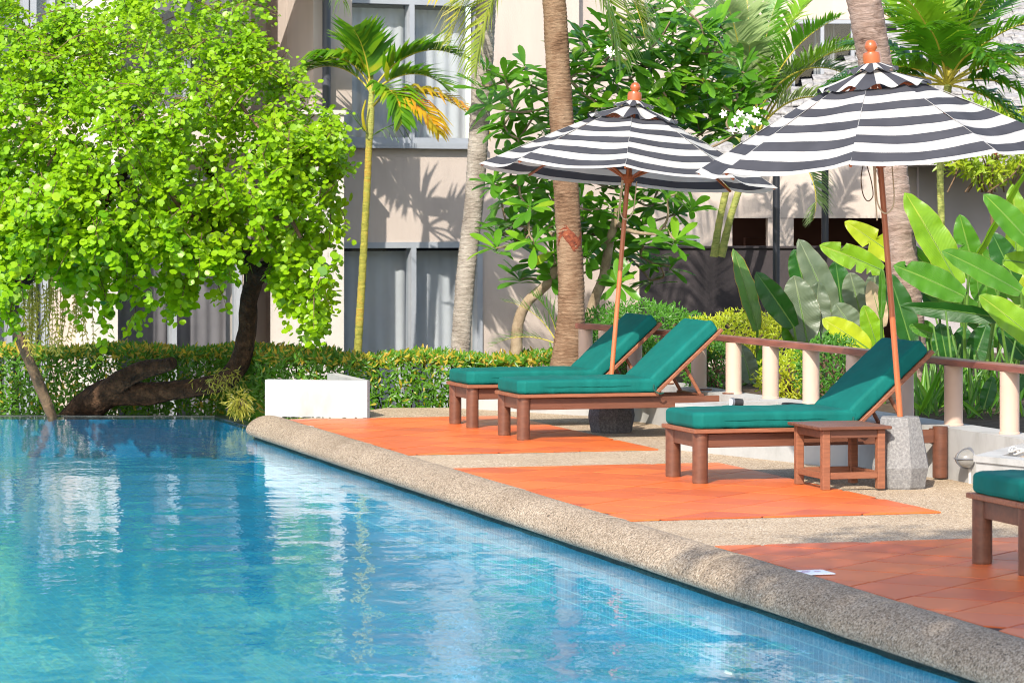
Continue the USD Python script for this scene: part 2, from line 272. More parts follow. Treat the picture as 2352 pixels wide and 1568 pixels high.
leaf_mat('leaf_vine', [(0, (.22, .22, .03)), (.5, (.42, .38, .06)), (1, (.52, .44, .10))], .35)
leaf_mat('leaf_shade', [(0, (.03, .11, .01)), (1, (.08, .2, .02))], .3)
leaf_mat('frond_areca', [(0, (.03, .12, .006)), (.5, (.08, .22, .008)), (.9, (.20, .33, .012)), (1, (.35, .35, .02))], .35)
leaf_mat('frond_yellow', [(0, (.30, .32, .02)), (.5, (.55, .38, .025)), (1, (.60, .22, .03))], .4)
leaf_mat('frond_coconut', [(0, (.04, .11, .02)), (.5, (.12, .21, .03)), (.9, (.30, .33, .05)), (1, (.42, .36, .08))], .35)
leaf_mat('frond_dusty', [(0, (.08, .14, .06)), (.5, (.17, .25, .10)), (1, (.30, .38, .16))], .4)
leaf_mat('frond_bright', [(0, (.03, .13, .006)), (.5, (.09, .25, .010)), (1, (.26, .40, .02))], .4)
simple('rachis', (.34, .30, .03), (.46, .38, .05), .5, 8)
simple('stem_green', (.045, .12, .015), (.10, .19, .025), .5, 8)
simple('petal', (.80, .79, .72), (.85, .84, .78), .6, 20)
def blade(name, base, vein, edge=None, trans=.35, tr=None):
    """A big leaf: v along the midrib, u across; side veins as fine relief and tone, a paler midrib."""
    ramp = [(0, vein), (.035, vein), (.06, base), (.9 if edge and edge[0] > .4 and edge[1] < .35 else .965, base), (1, edge or base)]
    mat(name, {'t': ('texture_coordinate', {}), 's': ('separate_xyz', {}), 'ab': ('math', {'math_type': 'absolute'}), 'r': ('rgb_ramp', {'ramp': ramp}), 'k': ('math', {'math_type': 'multiply_add', 'value2': -.45}), 'sc': ('math', {'math_type': 'multiply', 'value2': 170.0}), 'si': ('math', {'math_type': 'sine'}),
        'mr': ('map_range', {'from_min': -1.0, 'from_max': 1.0, 'to_min': .86, 'to_max': 1.0}), 'g': ('geometry', {}), 'n': ('noise_texture', {'scale': 6.0, 'detail': 3.0}), 'nr': ('rgb_ramp', {'ramp': [(.3, (.72, .78, .7)), (.7, (1.12, 1.08, 1.0))]}),
        'x': ('mix', {'mix_type': 'multiply', 'fac': 1.0}), 'x2': ('mix', {'mix_type': 'multiply', 'fac': 1.0}), 'b': ('bump', {'strength': .35, 'distance': .004}),
        'p': ('principled_bsdf', {'roughness': .33, 'specular_ior_level': .5}), 'h': ('hsv', {'value': 1.5, 'saturation': 1.1}), 'tl': ('translucent_bsdf', {}), 'mx': ('mix_closure', {'fac': trans})},
        [('t.UV', 's.vector'), ('s.x', 'ab.value1'), ('ab.value', 'r.fac'), ('ab.value', 'k.value1'), ('s.y', 'k.value3'), ('k.value', 'sc.value1'), ('sc.value', 'si.value1'), ('si.value', 'mr.value'),
         ('g.position', 'n.vector'), ('n.fac', 'nr.fac'), ('r.color', 'x.color1'), ('nr.color', 'x.color2'), ('x.color', 'x2.color1'), ('mr.result', 'x2.color2'), ('x2.color', 'p.base_color'), ('si.value', 'b.height'), ('b.normal', 'p.normal'),
         ('x2.color', 'h.color'), ('h.color', 'tl.color'), ('p.BSDF', 'mx.closure1'), ('tl.BSDF', 'mx.closure2')], surface='mx.closure')
blade('blade_bright', (.20, .38, .015), (.42, .50, .06), edge=(.42, .40, .06))
blade('blade_yellow', (.42, .50, .02), (.55, .56, .08))
blade('blade_green', (.075, .23, .015), (.22, .36, .05), edge=(.20, .20, .05))
blade('blade_dark', (.022, .10, .014), (.07, .18, .04), edge=(.12, .10, .03), trans=.22)
blade('blade_glaucous', (.13, .17, .11), (.25, .29, .19), edge=(.17, .15, .08), trans=.2)
blade('blade_dry', (.50, .38, .26), (.55, .44, .32), trans=.3)
blade('blade_orange', (.10, .22, .04), (.3, .35, .12), edge=(.50, .28, .03), trans=.25)

# ------------------------------------------------------------------ the setting: ground, deck, pool
U = np.array([.2706, -.9627]); V = np.array([.9627, .2706]); O = np.array([-.39, 21.65]); ANG = 15.7
def uv(u, v): return O + U * u + V * v
def coping_x(Y): return -.39 - .2811 * (Y - 21.65)
WATER, FLOOR = -.15, -.52

def sheet(poly, z):
    v, f = trimesh.creation.triangulate_polygon(poly, engine='earcut'); return np.c_[v, np.full(len(v), z)], f
far_c = np.array([-2.71, 29.7]); c_end = uv(-5.6, -.30)
pool_poly = Polygon([(-9, 1.6), tuple(uv(20.2, -.06)), tuple(uv(-5.6, -.06)), (-2.28, 28.2), tuple(far_c), (-9, 29.9)])
ground = Polygon([(-400, -300), (400, -300), (400, 500), (-400, 500)]).difference(pool_poly.buffer(.12))
struct('garden_ground', sheet(ground, -.56), 'garden_soil')
deck_poly = Polygon([tuple(uv(-5.45, 0)), tuple(uv(-5.62, .3)), (-1.1, 28.5), (.6, 28.6), (6.5, 28.6), (9.5, 20), (9.5, 1.6), tuple(uv(20.2, 0))])
struct('pebble_deck', prism(deck_poly, -.55, 0.0), 'pebble')
nearbank = Polygon([(-9, -6), (9.5, -6), (9.5, 1.55), (-9, 1.55)])
struct('near_bank', prism(nearbank, -.55, 0.0), 'pebble')

# terracotta fields, each tile a part of its own
pav = thing('terracotta_paving', kind='structure')
TS, GAP = .40, .010
fields = [(-5.30, -1.30), (0.0, 3.80), (5.25, 9.15), (10.4, 14.2)]
rt = random.Random(5)
for fi, (u0, u1) in enumerate(fields):
    rect = sbox(u0, .0, u1, 1.86)
    v, f = trimesh.creation.triangulate_polygon(rect.buffer(-.004), engine='earcut')
    obj('grout_bed', (np.c_[np.array([uv(*q) for q in v]), np.full(len(v), .004)], f[:, ::-1]), 'grout', pav)
    if fi == 3: continue
    c = np.array([(u0 + u1) / 2, .93])
    for i in range(-9, 10):
        for j in range(-9, 10):
            sq = affinity.translate(affinity.rotate(sbox(i * TS + GAP / 2, j * TS + GAP / 2, (i + 1) * TS - GAP / 2, (j + 1) * TS - GAP / 2), 42, origin=(0, 0)), c[0] + .1, c[1] + .06)
            pc = sq.intersection(rect)
            if pc.is_empty or pc.area < .004: continue
            top = pc.buffer(-.002, join_style=2)
            if top.is_empty or top.geom_type != 'Polygon' : continue
            a = np.array(pc.exterior.coords)[:-1]; n = len(a)
            h = .010 + rt.uniform(-.0008, .0008); tx, ty = rt.uniform(-.0015, .0015), rt.uniform(-.0015, .0015)
            cc = a.mean(0); ins = cc + (a - cc) * (1 - .003 / max(.03, np.abs(a - cc).max()))
            zz = h + (ins - cc) @ np.array([tx, ty])
            w = np.array([uv(*q) for q in a]); wi = np.array([uv(*q) for q in ins])
            vv = np.vstack([np.c_[w, np.full(n, .002)], np.c_[w, zz - .002], np.c_[wi, zz]])
            ff = []
            for k in range(n):
                k2 = (k + 1) % n
                for b in (0, n): ff += [(b + k, b + k2, b + n + k2), (b + k, b + n + k2, b + n + k)]
            for k in range(1, n - 1): ff.append((2 * n, 2 * n + k, 2 * n + k + 1))
            ff = np.array(ff)
            nn = np.cross(vv[ff[-1][1]] - vv[ff[-1][0]], vv[ff[-1][2]] - vv[ff[-1][0]])
            if nn[2] < 0: ff = ff[:, ::-1]
            obj('tile', (vv, ff), f'terracotta_{rt.choice([0, 0, 1, 1, 2, 2, 3])}', pav)

# rounded pebble coping along the pool
prof = [(.0, .004), (-.05, .022), (-.11, .034), (-.17, .030), (-.23, .010), (-.285, -.028), (-.315, -.07), (-.318, -.10), (-.30, -.125), (-.26, -.135), (-.22, -.135)]
pp = spline(np.array([(a, 0, b) for a, b in prof]), 3)
us = np.concatenate([[-5.60, -5.585, -5.55, -5.49], np.linspace(-5.4, 20.0, 160)])
shr = np.concatenate([[.80, .90, .965, .99], np.ones(160)])
cv = []
mid = np.array([-.16, -.05])
for u, s in zip(us, shr):
    for a, _, b in pp:
        a2, b2 = mid[0] + (a - mid[0]) * s, mid[1] + (b - mid[1]) * s
        p = uv(u, a2); nz = (meshkit.fbm(np.array([[p[0] * 2, p[1] * 2, b * 4]]), 3)[0] - .5) * .006
        cv.append((p[0], p[1], b2 + nz))
n = len(pp); cv = np.array(cv); i = np.arange(len(us) - 1)[:, None] * n; j = np.arange(n - 1)[None, :]
q = np.stack([i + j, i + j + 1, i + n + j + 1, i + n + j], -1).reshape(-1, 4)
cf = np.vstack([q[:, [0, 1, 2]], q[:, [0, 2, 3]]])
k0 = len(cv); cv = np.vstack([cv, [*uv(-5.61, -.16), -.05]])
cf = np.vstack([cf, np.stack([np.full(n - 1, k0), np.arange(1, n), np.arange(n - 1)], -1)])
cop = thing('pool_coping', kind='structure')
obj('rounded_kerb', (cv, cf[:, ::-1]), 'pebble_coping', cop, smooth=50)
for k in range(11):                                             # cast joints between the coping lengths
    u = -4.2 + k * 2.02
    pts = np.array([[*uv(u + .012 * math.sin(9 * s), a), b + .0015] for s, (a, _, b) in zip(np.linspace(0, 1, 18), pp[2:20])])
    obj('kerb_joint', tube(pts, .0013, 5), 'joint_mortar', cop)
# basin
struct('pool_floor', sheet(pool_poly.buffer(.1), FLOOR), 'pool_tile')
wl = []
pw = [tuple(uv(20.2, -.215)), tuple(uv(-5.6, -.215))]
for (a, b) in [(pw[0], pw[1])]:
    a, b = np.array(a), np.array(b)
    wl.append((np.array([[*a, FLOOR], [*b, FLOOR], [*b, -.16], [*a, -.16]]), np.array([[0, 1, 2], [0, 2, 3]])))
struct('pool_wall', cat_meshes(wl), 'pool_wall_tile')
g0, g1 = np.array(pw[0]), np.array(pw[1])
gl = [np.array([*(g0 + (g1 - g0) * t), 0]) for t in np.linspace(0, 1, 200)]
gv = np.vstack([np.array([[p[0] - .012 - .012 * random.random(), p[1], -.175], [p[0] - .012, p[1], -.118]]) for p in gl]); gi = np.arange(199)[:, None] * 2
struct('pool_waterline', (gv, np.vstack([gi + [0, 2, 3], gi + [0, 3, 1]])), 'waterline_grime')
edge = [(-9.0, 29.9), tuple(far_c), (-2.28, 28.25), tuple(uv(-5.58, -.24))]
eo = Polygon(edge + [(p[0] + d[0], p[1] + d[1]) for p, d in zip(edge[::-1], [(.10, .0), (.13, .03), (.10, .13), (0, .13)])])
simple('pool_far_tile', (.001, .15, .30), (.002, .19, .36), .3, 3)
struct('pool_far_wall', prism(eo, -.56, WATER - .03), 'pool_far_tile')
struct('pool_edge', prism(eo, WATER - .0295, WATER + .004), 'pool_edge_stone')
# water: a real rippled sheet
ny, nx = 760, 330
Ys = np.concatenate([np.linspace(1.7, 10, 60, endpoint=False), np.linspace(10, 29.75, ny - 60)])
wv = np.zeros((ny, nx, 3))
def right_edge(Y):
    if Y < 27.05: return coping_x(Y) - .10
    if Y < 28.2: return -2.10 - (Y - 27) * .117 + .04
    return -2.24 + (far_c[0] + 2.30) * min(1, (Y - 28.2) / 1.5)
for r, Y in enumerate(Ys):
    xr = right_edge(Y); xl = -Y * .165 - .8
    wv[r, :, 0] = np.linspace(max(-8.9, xl), xr, nx); wv[r, :, 1] = Y
X, Yg = wv[..., 0], wv[..., 1]; wz = np.zeros_like(X)
rw = np.random.default_rng(3)
for k in range(34):
    lam = rw.uniform(.16, .9) if k < 26 else rw.uniform(1, 2.2); th = rw.uniform(0, 2 * np.pi); kx, ky = 2 * np.pi / lam * np.cos(th), 2 * np.pi / lam * np.sin(th)
    wz += .0088 * lam / 26 ** .5 * .28 * np.sin(kx * X + ky * Yg + rw.uniform(0, 6.28) + 1.2 * np.sin(.7 * X + .5 * Yg + k))
amp = .25 + .75 * np.clip((X + .14 * Yg + .4) / 1.6, 0, 1) * np.clip((29 - Yg) / 9, .25, 1)
amp = np.maximum(amp, np.clip((17 - Yg) / 4, 0, 1))
wv[..., 2] = WATER + wz * amp
i = np.arange(ny - 1)[:, None] * nx; j = np.arange(nx - 1)[None, :]
q = np.stack([i + j, i + j + 1, i + nx + j + 1, i + nx + j], -1).reshape(-1, 4)
struct('pool_water', (wv.reshape(-1, 3), np.vstack([q[:, [0, 1, 2]], q[:, [0, 2, 3]]])), 'water', smooth=True)
# white fittings under water, beside the coping
for (px, py, r, lab) in [(1710, 1440, .075, 'large white round pool inlet under water nearest the front of the picture but one'), (1930, 1507, .035, 'small white round pool inlet under water in the lower right'), (1330, 1248, .05, 'white round pool inlet under water below the shaded coping')]:
    g = G(px, py, -.30); t = thing('pool_inlet', lab, 'pool inlet', loc=(g[0], g[1], FLOOR + .002))
    obj('cover', lathe([(.001, .012), (r * .8, .012), (r, .004), (r * 1.05, 0)]), 'fitting_white', t, smooth=40)
    obj('rim', lathe([(r * 1.05, 0), (r * 1.12, .010), (r * 1.25, .010), (r * 1.3, 0)]), 'fitting_white', t, smooth=40)

# raised planting bed behind the balustrade
LINE = [(.50, 28.0), (.785, 27.4), (1.25, 26.4), (1.50, 25.5), (1.685, 24.8), (2.15, 23.5), (2.86, 21.1), (3.09, 20.3), (3.75, 18.1)]
LA = np.array(LINE)
bed = Polygon([(-.40, 28.62), (.98, 27.30)] + [(x + .1, y + .06) for x, y in LINE[1:]] + [(9.4, 18.1), (9.4, 33.4), (2.2, 33.4), (2.0, 30.2), (-.40, 30.2)])
struct('planting_bed', prism(bed, -.5, .27), 'soil')

# ------------------------------------------------------------------ white walls and balustrade
def wall_strip(pts, th, z0, z1):
    return prism(Polygon([tuple(p) for p in pts]), z0, z1) if th is None else prism(LineStr(pts).buffer(th, cap_style=2, join_style=2), z0, z1)
from shapely.geometry import LineString as LineStr
def rim_wall(name, label, pts, th=.06, z0=0.0, z1=.33, cat='low wall', cap=True):
    t = thing(name, label, cat)
    ls = LineStr(pts)
    obj('wall', prism(ls.buffer(th, cap_style=2, join_style=2), z0, z1 - .035), 'white_wall', t)
    obj('coping', prism(ls.buffer(th + .012, cap_style=2, join_style=2), z1 - .035, z1), 'white_wall', t)
    return t
rim_wall('low_wall', 'white low retaining wall behind the two far sun loungers', [(-.45, 28.5), (.98, 27.12)])
bw = thing('balustrade_wall', 'long white low wall carrying the pink columns and brown handrail', 'low wall')
obj('wall', prism(LineStr([(.95, 27.15)] + LINE[2:]).buffer(.13, cap_style=2, join_style=2), 0, .328), 'white_wall', bw)
t = rim_wall('corner_planter', 'white triangular planter wall behind the nearest complete sun lounger', [(1.98, 23.85), (1.27, 23.42), (2.76, 21.02)], z1=.335, cat='planter')
obj('soil', prism(Polygon([(1.98, 23.8), (1.30, 23.40), (2.70, 21.1), (2.78, 21.3)]), .0, .29), 'soil', t)
t = rim_wall('corner_planter', 'white triangular planter wall at the right edge of the picture', [(3.18, 19.55), (2.68, 18.4), (4.3, 15.8)], z1=.335, cat='planter')
obj('soil', prism(Polygon([(3.2, 19.5), (2.72, 18.4), (4.3, 15.9), (4.5, 16.2)]), .0, .30), 'pebble', t)
vp = thing('planter_wall', 'bright white V-shaped low planter wall at the far end of the deck', 'planter')
A_, B_, C_ = G(612, 957)[:2], np.array([-1.19, 27.07]), np.array([-1.56, 28.35])
obj('front_wall', prism(LineStr([A_, B_]).buffer(.045, cap_style=2), 0, .312), 'white_wall', vp)
d_ = (C_ - B_) / np.linalg.norm(C_ - B_)
obj('return_wall', prism(LineStr([B_ + d_ * .05 + np.array([-.028, 0]), C_]).buffer(.045, cap_style=2), 0, .3105), 'white_wall', vp)

rm = random.Random(12); mv = []
for k in range(26):
    f = rm.random() ** 1.3; q = A_ * (1 - f) + B_ * f; mv.append(move(trimesh.creation.icosphere(1, 1.0), np.diag([rm.uniform(.008, .028), .008, rm.uniform(.003, .008)]), (q[0], q[1] - .048, .003)))
obj('moss', cat_meshes(mv), 'waterline_grime', vp, kind='stuff')
bal = thing('balustrade', 'balustrade of pinkish round columns under a brown wooden handrail', 'balustrade')
def line_at_px(x):
    ys = np.linspace(27.9, 18.2, 3000); xs = np.interp(-ys, -LA[:, 1], LA[:, 0]); k = np.argmin(np.abs(xs / ys * FPX + CX - x)); return np.array([xs[k], ys[k]])
for x in (1345, 1391, 1458, 1534, 1605, 1685, 1770, 1863, 1963, 2078, 2190, 2319, 2452, 2600):
    p = line_at_px(x)
    v, f = lathe([(.001, .328), (.066, .328), (.066, .338), (.061, .342), (.061, .715), (.001, .715)], 24)
    obj('column', (v + np.array([p[0], p[1], 0]), f), 'column_paint', bal, smooth=40)
for a, b in ((1335, 1420), (1430, 1600), (1602, 1853), (1844, 2082), (2084, 2380), (2382, 2660)):
    pa, pb = line_at_px(a), line_at_px(b); d = pb - pa; L = np.linalg.norm(d); ang = math.atan2(d[1], d[0])
    m = bx(0, L, -.06, .06, .716 + .002 * (a % 2), .760 + .002 * (a % 2), .006)
    obj('handrail', move(m, rotz(ang), (pa[0], pa[1], 0)), 'rail_wood', bal)

# ------------------------------------------------------------------ hotel building
TH = math.radians(26); W2 = np.array([math.cos(TH), math.sin(TH)]); N2 = np.array([math.sin(TH), -math.cos(TH)])
F0 = np.array([(790 - CX) * 35.5 / FPX, 35.5])
def fa(x, d=0.0):
    """Coordinate along the facade of picture column x on the plane d metres in front of the window wall."""
    o = F0 + N2 * d; r = np.array([(x - CX) / FPX, 1.0])
    M = np.array([[r[0], -W2[0]], [r[1], -W2[1]]]); s = np.linalg.solve(M, o); return s[1], s[0]
def fz(x, y, d=0.0): a, Y = fa(x, d); return EYE + (HOR - y) * Y / FPX
def fbox(a0, a1, d0, d1, z0, z1):
    m = bx(a0, a1, d0, d1, z0, z1); v = np.asarray(m.vertices)
    w = F0 + v[:, :1] * W2 + v[:, 1:2] * N2
    f = np.asarray(m.faces)[:, ::-1]
    return np.c_[w, v[:, 2]], f
hb = thing('hotel_building', 'beige rendered hotel block with curtained windows behind the hedge', 'building')
A = lambda x, d=0.0: fa(x, d)[0]
ZT = 5.6; ZB = -.56
zu0 = fz(950, 330); zl1 = fz(950, 556); zu1 = fz(950, -2)
def wall(a0, a1, d0, d1, z0, z1, m='stucco'): obj('wall', fbox(a0, a1, d0, d1, z0, z1), m, hb)
wall(A(1108), A(1330), -.3, 0, ZB, ZT)                     # right of the windows
wall(A(1330), A(1480), -.3, -.12, ZB, ZT)
wall(A(1480), A(1700), -.3, -.05, ZB, ZT)
wall(A(770), A(1108), -.3, 0.003, zl1, zu0)                # between the floors
wall(A(770), A(1108), -.3, 0.003, zu1, ZT)
wall(A(683), A(771), -.3, .45, 2.80, ZT)                   # upper wall, stepped
wall(A(655, -.75), A(683) - .002, -1.2, -.75, ZB, ZT)
wall(A(575), A(655, -.75) - .002, -1.2, -.9, ZB, ZT)
wall(A(683), A(690), -1.2, -.31, ZB, ZT)
pier = fz(770, 264, 1.0)
wall(A(733, 1.0), A(790, 1.0), -.05, 1.0, ZB, pier, 'stucco_white')
wall(A(690, .8), A(733, 1.0) - .002, -.05, .8, ZB, pier - .05, 'stucco_white')
obj('pier_coping', fbox(A(690, .8) - .02, A(790, 1.0) + .02, -.02, 1.02, pier + .002, pier + .05), 'stucco_white', hb)
# left part, mostly behind the crown
wall(A(556), A(575) - .002, -1.2, .02, ZB, ZT)
wall(A(235), A(556) - .002, -.3, .03, 2.15, 2.75); wall(A(235), A(556) - .002, -.3, .01, 4.4, ZT)
wall(A(172), A(235) - .002, -.3, .5, ZB, ZT, 'stucco_white')
wall(A(66), A(172) - .002, -.3, .05, 2.15, 2.8); wall(A(112), A(172) - .002, -.3, .02, ZB, 2.14); wall(A(66), A(172) - .002, -.3, .02, 4.4, ZT)
wall(A(-60), A(66) - .002, -.3, .0, 2.15, 2.8); wall(A(-160), A(-60) - .002, -.3, .3, ZB, ZT, 'stucco_white'); wall(A(-60), A(66) - .002, -.3, .0, 4.4, ZT)
obj('balcony_slab', fbox(A(236), A(745, .9), .46, 1.7, 4.35, 4.55), 'stucco', hb)
obj('floor_slab', fbox(A(236), A(560), .04, 1.1, 2.32, 2.55), 'stucco', hb)
wx = fbox(A(770), A(1330), -3.2, -3.0, ZB, ZT); obj('room', wx, 'room_dark', hb)
obj('room', fbox(A(-160), A(575), -3.2, -3.0, ZB, ZT), 'room_dark', hb)
obj('flat_roof', fbox(A(-170), A(1710), -3.2, .6, ZT + .002, ZT + .25), 'stucco', hb)
obj('drainpipe', move(tube(np.array([[*(F0 + W2 * A(750, .55) + N2 * .55), z] for z in (pier + .06, 3.5, ZT)]), .045, 12)), 'pipe_navy', hb, smooth=40)
for z in (3.3, 4.3): obj('pipe_clip', fbox(A(750, .55) - .06, A(750, .55) + .06, .455, .545, z, z + .03), 'pipe_navy', hb)

def curtain_mesh(a0, a1, d, z0, z1, seed, gather=.13):
    r = np.random.default_rng(seed); n = max(6, int((a1 - a0) / .018)); a = np.linspace(a0, a1, n); ph = np.cumsum(.018 * 2 * np.pi / (gather * (1 + .7 * (meshkit.noise(np.c_[a * 3, a * 0, a * 0], seed) - .5))))
    zs = np.array([z0, z0 + (z1 - z0) * .35, z0 + (z1 - z0) * .7, z1]); V = []
    for k, z in enumerate(zs):
        amp = .017 - .009 * k / 3; w = d + amp * np.sin(ph + .12 * k) + .008 * np.sin(ph * .31 + k * .2)
        p = F0 + a[:, None] * W2 + w[:, None] * N2; V.append(np.c_[p, np.full(n, z)])
    v = np.vstack(V); i = np.arange(3)[:, None] * n; j = np.arange(n - 1)[None, :]; q = np.stack([i + j, i + j + 1, i + n + j + 1, i + n + j], -1).reshape(-1, 4)
    return v, np.vstack([q[:, [0, 1, 2]], q[:, [0, 2, 3]]])
def window(a0, a1, z0, z1, mull, cmat, seed, gap=.0, fm='aluminium', fw=.065):
    e_ = [a0 + fw] + [q for m in mull for q in (m - .03, m + .03)] + [a1 - fw]
    po = sbox(a0, z0, a1, z1)
    for k in range(0, len(e_), 2): po = po.difference(sbox(e_[k], z0 + fw, e_[k + 1], z1 - fw))
    fm_ = trimesh.creation.extrude_polygon(po, .13, engine='earcut'); v = np.asarray(fm_.vertices); q = F0 + v[:, :1] * W2 + (v[:, 2:3] - .10) * N2
    w = obj('window', (np.c_[q, v[:, 1]], np.asarray(fm_.faces)[:, ::-1]), fm, hb)
    e = [a0 + fw] + list(mull) + [a1 - fw]; ov = .11
    for k in range(len(e) - 1):
        q = F0 + np.array([[e[k]], [e[k + 1]], [e[k + 1]], [e[k]]]) * W2 - .05 * N2
        obj('pane', (np.c_[q, [z0 + fw, z0 + fw, z1 - fw, z1 - fw]], np.array([[0, 1, 2], [0, 2, 3]])), 'glass_pane', w)
        obj('curtain', curtain_mesh(e[k] - ov * .0 + (-ov if k == 1 else .01), e[k + 1] - (.0 if k == 0 else .01), -.20 - .05 * (k % 2), z0 + .02, z1 - .1, seed + k), cmat, w, smooth=True)
    return w
window(A(770), A(1106), zu0, zu1, [A(944)], 'curtain', 11)
window(A(775), A(1106), ZB, zl1, [A(948)], 'curtain', 21)
obj('window_sill', fbox(A(776), A(1110), .035, .09, zu0 - .055, zu0 + .002), 'aluminium', hb)
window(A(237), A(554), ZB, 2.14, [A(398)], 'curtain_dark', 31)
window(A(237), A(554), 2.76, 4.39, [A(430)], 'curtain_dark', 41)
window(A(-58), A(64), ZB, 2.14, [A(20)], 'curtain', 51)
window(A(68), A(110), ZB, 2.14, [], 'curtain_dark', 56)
window(A(-58), A(64), 2.81, 4.39, [], 'curtain', 61); window(A(68), A(170), 2.81, 4.39, [A(118)], 'curtain', 66)

# ------------------------------------------------------------------ right wing, lean-to roof, posts, charcoal wall
def pbox(x0, x1, y0, y1, Y, depth, bottom=None):
    a, b = P(x0, y1, Y), P(x1, y0, Y); return bx(a[0], b[0], Y, Y + depth, a[2] if bottom is None else bottom, b[2])
wing = thing('wing_building', 'beige rendered wing with dark openings behind the black posts', 'building')
obj('wall', pbox(1480, 1682, 370, 999, 35.5, .3, -.56), 'stucco', wing)
obj('wall', pbox(1682.5, 2110, 370, 501, 35.5, .3), 'stucco', wing)
obj('wall', pbox(1764, 1823, 502, 999, 35.5, .3, -.56), 'stucco', wing)
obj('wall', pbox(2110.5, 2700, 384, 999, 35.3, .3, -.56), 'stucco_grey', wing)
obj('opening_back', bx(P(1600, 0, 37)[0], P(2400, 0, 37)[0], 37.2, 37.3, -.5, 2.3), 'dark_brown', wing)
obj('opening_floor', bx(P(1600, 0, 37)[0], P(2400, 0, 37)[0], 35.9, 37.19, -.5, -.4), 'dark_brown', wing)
obj('bench', pbox(1712, 1762, 546, 570, 36.6, .3, -.3), 'dark_brown', wing)
obj('louvre_box', pbox(1551, 1608, 549, 566, 35.2, .28), 'aluminium', wing)
for k in range(3): obj('louvre_slat', pbox(1556, 1600, 552 + k * 4.5, 554 + k * 4.5, 35.185, .01), 'charcoal', wing)
# upper floor set back, with its windows
obj('upper_wall', pbox(1480, 1818, -60, 320, 41.0, .3), 'stucco', wing)
obj('upper_wall', pbox(1818.5, 2100, -60, 45, 41.0, .3), 'stucco', wing)
obj('upper_wall', pbox(2100.5, 2800, 20, 320, 41.0, .3), 'stucco', wing)
obj('upper_room', pbox(1760, 2150, 30, 330, 42.5, .1), 'room_dark', wing)
a_, b_ = P(1819, 300, 41.0), P(2098, 45.5, 41.0); po = sbox(a_[0], a_[2], b_[0], b_[2])
cuts = [(P(a, 0, 41)[0], P(b, 0, 41)[0]) for a, b in ((1826, 1885), (1893, 1955), (1963, 2091))]
for a, b in cuts: po = po.difference(sbox(a, a_[2] + .05, b, b_[2] - .05))
fm_ = trimesh.creation.extrude_polygon(po, .12, engine='earcut'); v = np.asarray(fm_.vertices)
w = obj('window', (np.c_[v[:, 0], 41.0 + v[:, 2], v[:, 1]], np.asarray(fm_.faces)[:, ::-1]), 'aluminium', wing)
for a, b in cuts: obj('pane', (np.array([[a, 41.05, a_[2] + .05], [b, 41.05, a_[2] + .05], [b, 41.05, b_[2] - .05], [a, 41.05, b_[2] - .05]]), np.array([[0, 1, 2], [0, 2, 3]])), 'glass_pane', w)
cu = np.linspace(P(1870, 0, 41.3)[0], P(1920, 0, 41.3)[0], 60)
cvv = np.vstack([np.c_[cu, 41.4 + .04 * np.sin(np.arange(60) * .9), np.full(60, z)] for z in (2.6, 4.3)])
obj('curtain', (cvv, np.vstack([np.stack([np.arange(59), np.arange(59) + 1, np.arange(59) + 61], -1), np.stack([np.arange(59), np.arange(59) + 61, np.arange(59) + 60], -1)])), 'curtain', w, smooth=True)
# shingled roof: rows of overlapping shingles rising behind the wing wall
roof = thing('shingle_roof', 'pale weathered shingle roof rising behind the near striped parasol', 'roof')
e0, e1 = np.array([P(1560, 0, 35.9)[0], 35.9, 2.20]), np.array([8.5, 35.9, 2.20]); t0, t1 = np.array([5.6, 40.9, 4.35]), np.array([8.6, 40.9, 4.35])
obj('roof_deck', (np.array([e0, e1, t1, t0, e0 - [0, 0, .12], e1 - [0, 0, .12], t1 - [0, 0, .12], t0 - [0, 0, .12]]), np.array([[0, 1, 2], [0, 2, 3], [4, 6, 5], [4, 7, 6], [0, 4, 5], [0, 5, 1], [0, 3, 7], [0, 7, 4]])), 'shingle', roof)
rs = random.Random(9); sv, sf, so = [], [], 0
rows = 26
for r in range(rows):
    s = r / rows; a, b = e0 + (t0 - e0) * s, e1 + (t1 - e1) * s; up = (t1 - e1) / rows
    x = a[0] - .05
    while x < b[0]:
        wd = rs.uniform(.12, .3); z = .015 + rs.uniform(0, .03); x2 = min(x + wd - .008, b[0])
        p0 = np.array([x, a[1], a[2] + .05 + z]); p1 = np.array([x2, a[1], a[2] + .05 + z + rs.uniform(-.01, .01)]); j = np.array([0, rs.uniform(-.04, .03), 0])
        q = up * 1.15
        vs = [p0 + j, p1 + j, p1 + q - [0, 0, .03], p0 + q - [0, 0, .03], p0 + j - [0, 0, .03], p1 + j - [0, 0, .03]]
        sv += vs; sf += [(so, so + 1, so + 2), (so, so + 2, so + 3), (so + 4, so + 5, so + 1), (so + 4, so + 1, so)]; so += 6
        x += wd
obj('eave', bx(P(2100, 0, 34)[0], 8.5, 33.9, 35.88, 2.195, 2.30), 'shingle', roof)
obj('shingles', (np.array(sv), np.array(sf)), 'shingle', roof, kind='stuff')
# hip side closing the roof on the left
obj('hip_side', (np.array([e0, t0, [P(1500, 0, 41)[0], 40.9, 2.2]]), np.array([[0, 2, 1], [0, 1, 2]])), 'shingle', roof)

